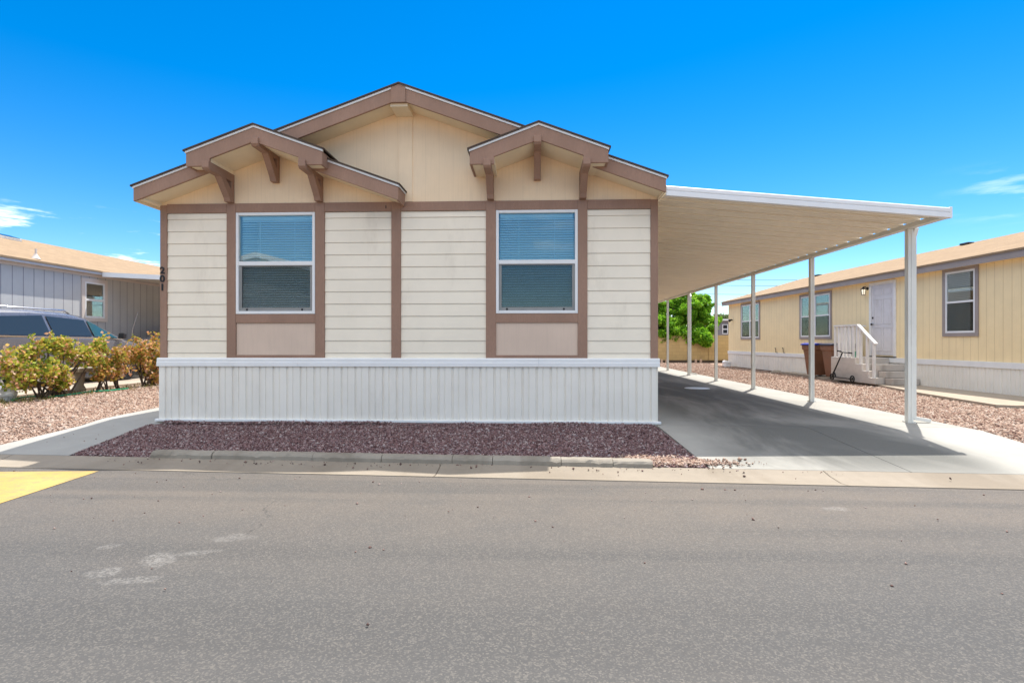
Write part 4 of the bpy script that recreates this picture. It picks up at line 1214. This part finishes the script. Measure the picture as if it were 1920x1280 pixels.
# mesquite like tree beyond the wall, branches hanging over it
td = 32.0
def at(px, py, d): return O + ray(px, py) * d
tb = at(1262, 640, td); tree = thing('shade_tree', 'bright green spreading tree overhanging the tan back wall', 'tree', (tb.x, tb.y, 0))
m = MB(); top = at(1262, 600, td)
m.tube([(tb.x, tb.y, -.05), (tb.x + .05, tb.y, 1.0), (tb.x - .05, tb.y - .1, 1.9)], [.2, .17, .14])
rt_ = random.Random(4); blobs = []
ctr = Vector((tb.x - .05, tb.y - .1, 1.9))
for (px, py, r, dd_) in ((1250, 575, .8, 0), (1275, 572, .8, .5), (1300, 578, .75, -.3), (1318, 590, .7, .2), (1325, 612, .6, -.6), (1310, 632, .6, -1.2), (1285, 612, .9, -.5), (1255, 610, .9, -.6), (1235, 600, .9, .3), (1244, 630, .5, -1.0), (1300, 600, .8, .8), (1322, 636, .35, -1.6), (1270, 556, .6, .2), (1296, 560, .55, .6), (1225, 570, .9, .5), (1215, 600, .9, 0), (1333, 600, .4, .3), (1240, 612, .8, -.8), (1268, 628, .6, -.9), (1290, 632, .55, -1.1), (1285, 590, .9, -.2), (1320, 570, .5, .3)):
    q = at(px, py, td + dd_); blobs.append((q.x, q.y, q.z, r, .75))
    if py < 605: m.tube([ctr, ctr.lerp(q, .5) + Vector((rt_.uniform(-.2, .2), rt_.uniform(-.2, .2), .2)), q], [.09, .05, .02], 6)
m.build('trunk', 'bark', tree)
sub = []
rb = random.Random(9)
for b in blobs:
    for _ in range(12):
        d_ = Vector((rb.gauss(0, 1), rb.gauss(0, 1), rb.gauss(0, 1))).normalized() * b[3] * rb.uniform(.4, 1.0)
        sub.append((b[0] + d_.x, b[1] + d_.y, b[2] + d_.z * .8, rb.uniform(.14, .3), .6))
quads_object('crown', 'leaf_tree', foliage(sub, 62000, .15, 5, .7, aspect=.30), tree)
# far pale tree and grey far building
fd = 60
fb = at(1352, 640, fd); ft = thing('far_tree', 'pale thin tree far behind the yellow house corner', 'tree', (fb.x, fb.y, 0))
m = MB(); m.tube([(fb.x, fb.y, -.1), (fb.x, fb.y, 3.2)], [.15, .08]); blobs = []
for (px, py, r) in ((1350, 606, .8), (1358, 600, .8), (1345, 596, .5), (1366, 610, .8), (1375, 600, 1.0)):
    q = at(px, py, fd); blobs.append((q.x, q.y, q.z, r, .9)); m.tube([(fb.x, fb.y, 2.2), q], [.06, .02], 5)
m.build('trunk', 'bark', ft); quads_object('crown', 'leaf_far', foliage(blobs, 2600, .2, 8), ft)
gd = 42
ga, gb = at(1336, 640, gd), at(1375, 640, gd)
gbld = thing('grey_building', 'small grey flat roofed building far behind the tan wall', 'building', ((ga.x + gb.x) / 2, ga.y, 0))
zt_ = at(1350, 601, gd).z
MB().box(ga.x, gb.x + 2, ga.y, ga.y + 5, -.1, zt_).build('wall', 'greybuilding', gbld)
MB().box(ga.x - .2, gb.x + 2.2, ga.y - .25, ga.y + 5.2, zt_, zt_ + .12).build('roof', 'white', gbld)
wx0, wx1 = at(1354, 640, gd).x, at(1364, 640, gd).x
wz0, wz1 = at(1354, 626, gd).z, at(1354, 608, gd).z
fr_ = MB().box(wx0, wx1, ga.y - .04, ga.y - .002, wz0, wz1).build('window', 'white', gbld)
MB().box(wx0 + .05, wx1 - .05, ga.y - .05, ga.y - .041, wz0 + .06, (wz0 + wz1) / 2 - .04).build('pane', 'black', fr_); MB().box(wx0 + .05, wx1 - .05, ga.y - .05, ga.y - .041, (wz0 + wz1) / 2 + .04, wz1 - .05).build('pane', 'black', fr_)

# power lines
WD = 45
for i, (ya, yb_) in enumerate(((520, 519), (530.5, 530), (547, 546.5), (566, 566))):
    p, q = at(1150, ya, WD), at(1800, yb_, WD)
    pts = [p.lerp(q, t) - Vector((0, 0, .25 * 4 * t * (1 - t))) for t in np.linspace(0, 1, 24)]
    names = ('topmost', 'second from the top', 'third from the top', 'lowest')
    o = MB().tube(pts, .018, 5).build('power_line', 'wire')
    tag(o, names[i] + ' of the four thin overhead wires seen under the carport beam', 'power line', 'power lines behind the homes')

# ------------------------------------------------------------------ neighbour on the left: grey blue
XG = -13.45
gh = thing('grey_house', 'grey blue single storey manufactured home with tan roof on the left', 'house', (XG, 14, 0))
fl = [PX(0, 476.7, XG + .17), PX(182.5, 507.4, XG + .17)]
zft = (fl[0].z + fl[1].z) / 2; zfb = (PX(0, 492.9, XG + .1).z + PX(182, 519.5, XG + .1).z) / 2
Y0, Y1 = 7.4, 32.0
MB().box(XG - .1, XG, Y0, Y1, -.12, zfb + .1).build('wall', 'bluewall', gh)
MB().prism([(XG - .102, .1), (XG - .102, zft - .05), (XG - 4, zft + 1.15), (XG - 8, zft - .05), (XG - 8, .1)], 'y', Y0, Y1).build('house_body', 'bluewall', gh)
MB().prism([(XG + .2, zft), (XG - 4, zft + 1.33), (XG - 8.3, zft), (XG - 8.3, zft - .05), (XG - 4, zft + 1.28), (XG + .2, zft - .05)], 'y', Y0 - .2, Y1 + .2).build('roof', 'shingle_tan', gh)
zmid = zfb + (zft - zfb) * .42
MB().box(XG + .15, XG + .18, Y0 - .2, Y1, zmid, zft - .052).build('fascia', 'bluefascia', gh)
MB().box(XG + .0, XG + .149, Y0 - .2, Y1, zmid - .01, zmid + .02).build('soffit', 'palesoffit', gh)
MB().box(XG + .002, XG + .03, Y0, Y1, zfb, zmid - .012).build('frieze_board', 'palesoffit', gh)
# window
y0 = PX(152, 560, XG).y; y1 = PX(200, 560, XG).y; z1 = PX(175, 523, XG).z; z0 = z1 - 1.3
m = MB(); t = .11
m.box(XG, XG + .035, y0, y0 + t, z0, z1); m.box(XG, XG + .035, y1 - t, y1, z0, z1); m.box(XG, XG + .035, y0 + t, y1 - t, z1 - t, z1); m.box(XG, XG + .035, y0 + t, y1 - t, z0, z0 + t)
w = m.build('window', 'palesoffit', gh)
m = MB(); a, b, c, d = y0 + t, y1 - t, z0 + t, z1 - t
for bx in ((a, a + .05, c, d), (b - .05, b, c, d), (a + .05, b - .05, d - .05, d), (a + .05, b - .05, c, c + .05), (a + .05, b - .05, (c + d) / 2 - .03, (c + d) / 2 + .03)): m.box(XG + .001, XG + .03, *bx)
m.build('frame', 'white', w)
MB().box(XG + .012, XG + .016, a + .05, b - .05, c + .05, d - .05).build('pane', 'glass_dark', w)
MB().box(XG + .002, XG + .006, a + .05, b - .05, c + .05, d - .05).build('room', 'interior', w)
# vent pipe and skylight on the roof
def on_roof(px, py):
    # plane z = zft + .349*(XG+.3 - x)
    d_ = ray(px, py); k_ = 1.33 / 4.3
    t_ = (zft + k_ * (XG + .3) - H) / (d_.z + k_ * d_.x); return O + d_ * t_
q = on_roof(67, 483)
m = MB(); m.lathe([(.11, -.04), (.05, .06), (.035, .10)], q, n=16); m.lathe([(.025, .06), (.025, .24), (.02, .24)], q, n=12)
m.build('vent_pipe', 'palesoffit', gh)
q = on_roof(12, 446)
m = MB(); kx = 1.33 / 4.3
for (zz0, zz1, mt_) in ((0, .16, 'white'),):
    m.xf = Matrix.Translation(q) @ Matrix.Rotation(math.atan(kx), 4, 'Y'); m.box(-.22, .22, -.3, .3, -.03, .06)
sk = m.build('skylight', 'white', gh)
m = MB(m.xf); m.box(-.18, .18, -.26, .26, .06, .08); m.build('skylight_pane', 'glass_car', sk)
# its carport roof
YC = 15.9
g0, g1 = P(184, 510, YC), P(298.7, 515.4, YC)
slc = (g0.z - g1.z) / (g1.x - g0.x)
def zc(x): return g0.z - slc * (x - g0.x)
xe_ = -9.2; xs_ = XG + .19
gc = thing('neighbour_carport', 'pale flat carport roof attached to the grey blue house', 'carport', (-11.3, YC + 4, 0))
MB().prism([(xs_, zc(xs_)), (xe_, zc(xe_)), (xe_, zc(xe_) - .14), (xs_, zc(xs_) - .14)], 'y', YC, YC + .04).build('front_fascia', 'fasciablue', gc)
MB().prism([(xs_, zc(xs_) - .06), (xe_, zc(xe_) - .06), (xe_, zc(xe_) - .08), (xs_, zc(xs_) - .08)], 'y', YC + .041, YC + 11).build('roof_panel', 'pan', gc)
for y in (YC + .4, YC + 4, YC + 8):
    MB().box(xe_ - .1, xe_ - .02, y - .04, y + .04, .1, zc(xe_) - .085).build('post', 'alu', gc)
struct(sheet('neighbour_driveway', 'walk', [(-13.2, vline(-13, 5.84)[1]), (-9.95, vline(-10, 5.84)[1]), (-9.95, 26), (-13.2, 26)], .02, .5, .1), 'concrete driveway of the grey blue house', 'driveway')

# ------------------------------------------------------------------ vehicles
def car(t, stations, paintm, wheels, side_windows, zoff, glassm='glass_car', wr=.33, half=.95):
    """local frame: y from tail 0 to nose; x outward. stations: (y, z_top, z_belt, half_roof, half_belt, z_bot)"""
    ring = []
    for (y, ztp, zbl, hr_, hb_, zb_) in stations:
        zr = ztp - .07 if ztp - zbl > .2 else ztp - .02
        zbl = min(zbl, zr - .01)
        hw_ = [(hb_ * .86, zb_), (hb_ * .97, zb_ + .10), (hb_, (zb_ + zbl) / 2), (hb_ * .985, zbl - .04), (hb_ * .955, zbl), (hr_, zr), (hr_ * .86, ztp), (hr_ * .4, ztp + .02)]
        pts = hw_ + [(-x_, z_) for x_, z_ in hw_[::-1]]
        ring.append([(x_, y, z_) for x_, z_ in pts])
    n = len(ring[0]); vs = [p for r_ in ring for p in r_]; fs = []
    for i in range(len(ring) - 1):
        for k in range(n): fs.append((i * n + k, i * n + (k + 1) % n, (i + 1) * n + (k + 1) % n, (i + 1) * n + k))
    fs.append(tuple(range(n - 1, -1, -1))); m0 = (len(ring) - 1) * n; fs.append(tuple(m0 + k for k in range(n)))
    body = MB().add(vs, fs).build('body', paintm, t, local=True, smooth=True)
    wn = body.modifiers.new('bevel', 'BEVEL'); wn.width = .02; wn.segments = 2; wn.angle_limit = R(30)
    return body
vanx = -11.02 - .93
van = thing('minivan', 'dark grey minivan with roof rails parked beside the grey blue house', 'van', (vanx, 10.08, .15))
VS = [(0, .95, .9, .82, .88, .42), (.06, 1.2, 1.05, .82, .91, .36), (.22, 1.58, 1.14, .81, .93, .30), (.5, 1.71, 1.15, .805, .94, .26), (1.3, 1.745, 1.145, .80, .95, .24), (2.2, 1.73, 1.14, .80, .95, .24), (2.75, 1.66, 1.13, .79, .95, .24),
      (3.15, 1.50, 1.11, .79, .95, .24), (3.6, 1.27, 1.09, .80, .94, .24), (3.98, 1.10, 1.05, .80, .93, .25), (4.4, 1.03, .98, .78, .92, .27), (4.8, .92, .87, .73, .88, .32), (5.0, .75, .70, .66, .80, .38), (5.06, .55, .5, .6, .72, .42)]
body = car(van, VS, 'van', None, None, 0)
def interp_station(y):
    for a, b in zip(VS, VS[1:]):
        if a[0] <= y <= b[0]:
            t = (y - a[0]) / (b[0] - a[0]); return [p + (q - p) * t for p, q in zip(a, b)]
def side_x(y, z):
    s = interp_station(y); zr = s[1] - .07 if s[1] - s[2] > .2 else s[1] - .02
    x0, z0, x1, z1 = s[4] * .955, s[2], s[3], zr
    return x0 + (x1 - x0) * (z - z0) / max(.05, z1 - z0)
def side_panel(poly, name, mat, off=.016, sgn=1, thick=.006, parent=None):
    m = MB(); o_ = [(sgn * (side_x(y, z) + off), y, z) for y, z in poly]; i_ = [(x - sgn * thick, y, z) for x, y, z in o_]; n = len(o_)
    m.add(o_ + i_, [tuple(range(n)), tuple(range(2 * n - 1, n - 1, -1))] + [(k, (k + 1) % n, n + (k + 1) % n, n + k) for k in range(n)])
    return m.build(name, mat, parent or van, local=True)
MAT['carglass'] = NT('dark car glass').m
mm = NT('dark tinted car glass'); mm.bsdf((.03, .04, .05), .08, .5); MAT['carglass'] = mm.m
mm = NT('teal car glass'); mm.bsdf((.03, .095, .115), .08, .5); MAT['carteal'] = mm.m
for sgn in (1, -1):
    side_panel([(.42, 1.18), (.42, 1.56), (1.56, 1.63), (1.70, 1.18)], 'window', 'carglass', sgn=sgn)
    side_panel([(1.80, 1.18), (1.66, 1.62), (2.70, 1.565), (2.86, 1.17)], 'window', 'carglass', sgn=sgn)
    side_panel([(2.93, 1.16), (2.79, 1.555), (3.05, 1.47), (3.42, 1.29), (3.72, 1.135), (3.72, 1.13)], 'window', 'carteal', sgn=sgn)
    # chrome-less belt moulding and lower cladding
    m = MB(); xs = .966
    m.beam((sgn * .925, .3, 1.155), (sgn * .912, 3.85, 1.115), .02, .03); m.build('belt_moulding', 'chrome', van, local=True)
    m = MB()
    for z_ in (1.765,):
        m.tube([(sgn * .62, .7, 1.72), (sgn * .62, .78, 1.79), (sgn * .62, 2.35, 1.785), (sgn * .62, 2.5, 1.71)], .02, 8)
    m.build('roof_rail', 'chrome', van, local=True, smooth=True)
    m = MB(); m.add([(sgn * .93, 3.62, 1.12), (sgn * 1.12, 3.60, 1.10), (sgn * 1.13, 3.60, 1.27), (sgn * .96, 3.62, 1.27), (sgn * .95, 3.78, 1.13), (sgn * 1.10, 3.74, 1.12), (sgn * 1.11, 3.74, 1.25), (sgn * .96, 3.78, 1.25)],
                    [(0, 3, 2, 1), (4, 5, 6, 7), (0, 1, 5, 4), (1, 2, 6, 5), (2, 3, 7, 6), (3, 0, 4, 7)])
    m.build('side_mirror', 'black', van, local=True, bevel=.03)
    for y in (1.02, 3.95):
        wl = MB().lathe([(.19, -.1), (.31, -.1), (.33, -.08), (.33, .08), (.31, .1), (.19, .1)], (sgn * .86, y, .33), (1, 0, 0), 28).build('wheel', 'rubber', van, local=True, smooth=False)
        m = MB(); m.lathe([(.19, .06), (.185, .098), (.05, .085)], (sgn * .86, y, .33), (sgn, 0, 0), 28)
        for k in range(5):
            t = k * 2 * math.pi / 5; m.beam((sgn * .955, y + .03 * math.cos(t), .33 + .03 * math.sin(t)), (sgn * .955, y + .18 * math.cos(t), .33 + .18 * math.sin(t)), .03, .05, (1, 0, 0))
        m.build('rim', 'chrome', wl, local=True)
        # dark wheel arch lip
    m = MB(); m.lathe([(.05, 0), (.06, .03)], (sgn * .85, 4.93, .66), (0, 1, 0), 12); m.build('headlight', 'white', van, local=True)
# windscreen
m = MB()
def ws(y, f):
    s = interp_station(y); return [(-s[3] * .8 * f, y, s[1] + .012), (s[3] * .8 * f, y, s[1] + .012)]
vs = ws(2.85, 1) + ws(3.15, 1) + ws(3.6, 1) + ws(3.9, 1)
m.add(vs, [(0, 1, 3, 2), (2, 3, 5, 4), (4, 5, 7, 6)])
m.build('windscreen', 'carglass', van, local=True)
m = MB(); m.tube([(.75, 4.35, 1.0), (.78, 4.37, 1.4), (.84, 4.48, 1.86)], [.006, .005, .004], 6); m.build('antenna', 'chrome', van, local=True)
# second vehicle facing us under the neighbour's carport
suv = thing('parked_suv', 'silver grey vehicle parked nose out beyond the minivan', 'car', (-11.75, 20.6, .15), math.pi)
SS = [(0, 1.2, 1.1, .72, .88, .45), (.2, 1.70, 1.15, .70, .9, .36), (1.5, 1.76, 1.15, .70, .92, .3), (2.6, 1.72, 1.15, .70, .92, .3), (3.5, 1.22, 1.17, .74, .92, .3), (4.4, 1.12, 1.08, .74, .90, .34), (4.7, .95, .9, .7, .85, .4), (4.76, .6, .55, .6, .8, .45)]
car(suv, SS, 'suv', None, None, 0)
m = MB(); m.add([(-.60, 2.68, 1.70), (.60, 2.68, 1.70), (-.68, 3.44, 1.27), (.68, 3.44, 1.27)], [(0, 1, 3, 2)]); m.build('windscreen', 'carglass', suv, local=True)
for sgn in (1, -1):
    for y in (.95, 3.85):
        wl = MB().lathe([(.19, -.1), (.31, -.1), (.34, -.08), (.34, .08), (.31, .1), (.19, .1)], (sgn * .83, y, .34), (1, 0, 0), 24).build('wheel', 'rubber', suv, local=True)
    MB().box(sgn * .5, sgn * .78, 4.66, 4.72, .82, .95).build('headlight', 'white', suv, local=True, bevel=.02)

# ------------------------------------------------------------------ rose bushes, bench, etc.
def bush(label, base, blobs, n, stems, mat, size, seed):
    t = thing('rose_bush', label, 'bush', base, 0, 'rose bushes along the left gravel')
    m = MB(); rr = random.Random(seed)
    for (sx, sy, n_s) in stems:
        for _ in range(n_s):
            b = rr.choice(blobs); p0 = Vector((base[0] + sx + rr.uniform(-.04, .04), base[1] + sy + rr.uniform(-.05, .05), base[2] - .03)); q = Vector(b[:3]) + Vector((rr.uniform(-.4, .4), rr.uniform(-.4, .4), rr.uniform(-.1, .5))) * b[3]
            md = p0.lerp(q, .5) + Vector((rr.uniform(-.06, .06), rr.uniform(-.06, .06), .02))
            m.tube([p0, md, q], [rr.uniform(.014, .024), .011, .005], 6)
    m.build('stems', 'bark', t)
    sub = []
    for b in blobs:
        for _ in range(9):
            d = Vector((rr.gauss(0, 1), rr.gauss(0, 1), rr.gauss(0, 1))).normalized() * b[3] * rr.uniform(.35, 1.05)
            sub.append((b[0] + d.x, b[1] + d.y, b[2] + d.z * (b[4] if len(b) > 4 else 1), rr.uniform(.06, .13), .9))
    for _ in range(16):                 # loose shoots above the crown
        b = rr.choice(blobs); q = Vector(b[:3]) + Vector((rr.uniform(-.5, .5) * b[3], rr.uniform(-1, 1) * b[3], b[3] * rr.uniform(.7, 1.0)))
        for k in range(4):
            sub.append((q.x + rr.uniform(-.02, .02), q.y + k * rr.uniform(-.02, .02), q.z + .045 * k, .035, 1))
    quads_object('foliage', mat, foliage(sub, n, size * 1.2, seed, .1, aspect=.42), t)
    return t
def bp(px, py, X_, r, sq=.85):
    q = PX(px, py, X_); return (q.x, q.y, q.z, r, sq)
XBU = -9.3
g = PX(80, 749, XBU)
base1 = (XBU, g.y, zg(XBU, g.y))
bush('large leafy rose bush with yellow green leaves at the left edge beside the minivan', base1,
     [bp(40, 690, XBU, .27), bp(60, 662, XBU - .1, .24), bp(90, 655, XBU, .27), bp(120, 650, XBU - .1, .25), bp(30, 708, XBU + .1, .22), bp(75, 690, XBU + .15, .28), bp(105, 685, XBU + .1, .28), bp(140, 668, XBU, .25), bp(165, 655, XBU - .1, .2), bp(190, 648, XBU - .1, .17), bp(155, 672, XBU + .1, .17), bp(60, 715, XBU, .2), bp(115, 712, XBU + .1, .19), bp(22, 680, XBU, .15), bp(170, 672, XBU, .16)],
     5600, ((-.0, .0, 8), (.02, .24, 9), (0, .5, 3)), 'leaf_rose', .055, 21)
g = PX(190, 736, XBU)
bush('slender rose bush with bare lower stems, the middle one of the row', (XBU, g.y, zg(XBU, g.y)),
     [bp(205, 680, XBU, .18), bp(222, 672, XBU, .16), bp(212, 700, XBU, .15), bp(228, 692, XBU, .16), bp(196, 690, XBU, .12), bp(185, 705, XBU, .10)],
     1900, ((0, -.08, 3), (.0, .15, 3), (0, .5, 4)), 'leaf_red', .05, 33)
g = PX(272, 727, XBU)
bush('dense bronze leaved rose bush close to the corner of the cream home', (XBU, g.y, zg(XBU, g.y)),
     [bp(255, 660, XBU, .24), bp(275, 655, XBU, .24), bp(290, 650, XBU, .22), bp(245, 675, XBU, .2), bp(268, 685, XBU, .26), bp(288, 685, XBU, .26), bp(280, 705, XBU, .2), bp(258, 640 + 20, XBU, .17), bp(295, 705, XBU, .2), bp(300, 665, XBU, .24), bp(240, 660, XBU, .14)],
     3200, ((0, 0, 10), (0, .25, 6)), 'leaf_red', .052, 44)
# bench of cast stone
XBE = -9.75
s0, s1 = PX(100, 690, XBE), PX(176, 690, XBE)
zs = (s0.z + s1.z) / 2
bz = zg(XBE, s0.y)
bn = thing('garden_bench', 'cast stone garden bench standing behind the rose bushes', 'bench', (XBE, (s0.y + s1.y) / 2, bz))
MB().box(XBE - .2, XBE + .2, s0.y, s1.y, zs - .09, zs).build('seat', 'stone', bn, bevel=.02)
for px in (106, 148):
    yq = PX(px, 730, XBE).y
    MB().lathe([(.13, 0), (.12, .05), (.085, .12), (.10, .28), (.12, zs - .1 - bz)], (XBE, yq, bz), n=18).build('leg', 'stone', bn, smooth=True)
q = PX(4, 718, -9.6); rock('rock', (q.x, q.y, zg(q.x, q.y) + .08), (.16, .2, .16), 'white', 'white rock under the big rose bush at the left frame edge', seed=8)
# green garden hose
hp = [G(px, py) for px, py in ((22, 752), (40, 746), (60, 744), (98, 745), (118, 742), (136, 740), (165, 735), (205, 733), (240, 729))]
ob = MB().tube([p + Vector((0, 0, .012 + zg(p.x, p.y) - p.z)) for p in hp], .016, 8).build('garden_hose', 'green', smooth=True)
tag(ob, 'green garden hose lying at the foot of the rose bushes', 'hose')
# weeds
n = 4200
x = rng.uniform(-9.75, -8.75, n); y = rng.uniform(6.6, 13.5, n)
k = rng.uniform(0, 1, n) < np.clip(1.0 - np.abs(x + 9.35) / .5, 0, 1) * np.where(y < 9.6, .95, .45); x, y = x[k], y[k]
xx = []
for a, b in zip(x, y):
    z = zg(a, b) - .02; hgt = random.uniform(.03, .09); t = random.uniform(0, 6.28); w = .008; l = random.uniform(-.05, .05)
    c_, s_ = math.cos(t) * w, math.sin(t) * w
    xx += [(a - c_, b - s_, z), (a + c_, b + s_, z), (a + l + c_ * .3, b + l + s_ * .3, z + hgt), (a + l - c_ * .3, b + l - s_ * .3, z + hgt)]
tag(quads_object('dry_grass', 'grass', np.array(xx)), 'dry yellow green grass under the rose bushes', 'grass', kind='stuff')

# ------------------------------------------------------------------ house across the street (seen in the window glass)
oh = thing('opposite_house', 'home across the street with white gable trim, seen mirrored in the left window', 'house', (-13.2, -9.5, 0))
xo, yo, zo = -12.9, -9.2, 5.35
MB().prism([(xo - 5, .0), (xo + 5, 0), (xo + 5, zo - 5 * .26 - .1), (xo, zo - .1), (xo - 5, zo - 5 * .26 - .1)], 'y', yo, yo - 14).build('wall', 'bluewall', oh)
MB().prism(chev(xo, zo, xo - 5.4, xo + 5.4, 0, .24, .26), 'y', yo + .35, yo + .39).build('fascia', 'white', oh)
MB().prism(chev(xo, zo, xo - 5.4, xo + 5.4, .0, .1, .26), 'y', yo + .34, yo - 14).build('roof', 'shingle_tan', oh)
m = MB(); m.box(xo - 1, xo + 4.5, yo + .7, yo + .9, 2.5, 2.8); m.box(xo + .6, xo + .8, yo + .7, yo + .9, -.2, 2.5); m.build('porch_frame', 'white', oh)

# ------------------------------------------------------------------ light
SX_, SY_, SZ_ = .22, .357, 1.0
sdir = Vector((SX_, SY_, SZ_)).normalized()
elev = math.asin(sdir.z)
L = bpy.data.lights.new('sun', 'SUN'); L.energy = 4.1; L.angle = R(.53); L.color = (1, .96, .90)
lo = bpy.data.objects.new('sun', L); COL.objects.link(lo); lo.location = (6, 10, 30)
lo.rotation_euler = sdir.to_track_quat('Z', 'Y').to_euler()
w = bpy.data.worlds.new('World'); sc.world = w; w.use_nodes = True
nt = w.node_tree; nt.nodes.clear()
def N(t, **k):
    n = nt.nodes.new(t)
    for a, b in k.items(): setattr(n, a, b)
    return n
sky = N('ShaderNodeTexSky'); sky.sky_type = 'NISHITA'; sky.sun_disc = False
sky.sun_elevation = elev; sky.sun_rotation = math.atan2(SX_, SY_)
sky.air_density = 1.0; sky.dust_density = .15; sky.ozone_density = 2.5; sky.altitude = 300
hs = N('ShaderNodeHueSaturation'); hs.inputs['Saturation'].default_value = 1.5; hs.inputs['Hue'].default_value = .502; hs.inputs['Value'].default_value = .86
nt.links.new(sky.outputs[0], hs.inputs['Color'])
tc = N('ShaderNodeTexCoord')
sp_ = N('ShaderNodeSeparateXYZ'); nt.links.new(tc.outputs['Generated'], sp_.inputs[0])
def MA(op, a, b=0., clamp=False):
    n = N('ShaderNodeMath', operation=op); n.use_clamp = clamp
    for i, v in enumerate((a, b)):
        if hasattr(v, 'is_output'): nt.links.new(v, n.inputs[i])
        else: n.inputs[i].default_value = v
    return n.outputs[0]
def MR(v, a, b, c=0, d=1):
    n = N('ShaderNodeMapRange'); n.interpolation_type = 'SMOOTHSTEP'; nt.links.new(v, n.inputs[0])
    for i, q in enumerate((a, b, c, d)): n.inputs[1 + i].default_value = q
    return n.outputs[0]
X_, Y_, Z_ = sp_.outputs
az = MA('ARCTAN2', X_, Y_)                    # 0 ahead, negative to the left
cv = N('ShaderNodeCombineXYZ'); nt.links.new(MA('MULTIPLY', az, 9.), cv.inputs[0]); nt.links.new(MA('MULTIPLY', Z_, 52.), cv.inputs[1])
tilt_ = N('ShaderNodeMapping'); tilt_.inputs['Rotation'].default_value = (0, 0, .35); tilt_.inputs['Location'].default_value = (1.3, .4, 0); nt.links.new(cv.outputs[0], tilt_.inputs[0])
no = N('ShaderNodeTexNoise'); no.inputs['Scale'].default_value = 1.0; no.inputs['Detail'].default_value = 7; no.inputs['Roughness'].default_value = .58
nt.links.new(tilt_.outputs[0], no.inputs['Vector'])
band = MA('MULTIPLY', MR(Z_, .05, .10), MR(Z_, .21, .15))
left = MA('MULTIPLY', MR(az, -.42, -.55), MR(az, -1.25, -1.05))
m1 = MA('MULTIPLY', MA('MULTIPLY', band, left), MR(no.outputs['Fac'], .555, .72))
right = MA('MULTIPLY', MR(az, .62, .72), MA('MULTIPLY', MR(Z_, .15, .19), MR(Z_, .25, .21)))
m2 = MA('MULTIPLY', right, MR(no.outputs['Fac'], .48, .7, 0, .22))
no2 = N('ShaderNodeTexNoise'); no2.inputs['Scale'].default_value = 2.2; no2.inputs['Detail'].default_value = 6; no2.inputs['Distortion'].default_value = .6
nt.links.new(tc.outputs['Generated'], no2.inputs['Vector'])
m3 = MA('MULTIPLY', MR(MA('ADD', Z_, MR(Y_, .05, -.3, 0, .22)), .555, .70), MR(no2.outputs['Fac'], .30, .55, 0, .9))     # unseen cirrus added overhead and behind the camera to lift and whiten the fill
mask = MA('ADD', MA('ADD', m1, m2), m3, True)
mixn = N('ShaderNodeMix', data_type='RGBA'); nt.links.new(mask, mixn.inputs[0]); nt.links.new(hs.outputs[0], mixn.inputs[6]); mixn.inputs[7].default_value = (9, 8.9, 8.8, 1)
bg = N('ShaderNodeBackground'); bg.inputs['Strength'].default_value = .14; nt.links.new(mixn.outputs[2], bg.inputs[0])
wo = N('ShaderNodeOutputWorld'); nt.links.new(bg.outputs[0], wo.inputs[0])

vs_ = sc.view_settings; vs_.view_transform = 'Standard'; vs_.look = 'None'; vs_.gamma = 1; vs_.exposure = .76
sc.render.engine = 'CYCLES'
sc.cycles.max_bounces = 8; sc.cycles.diffuse_bounces = 5; sc.cycles.transparent_max_bounces = 12
sc.cycles.use_denoising = True
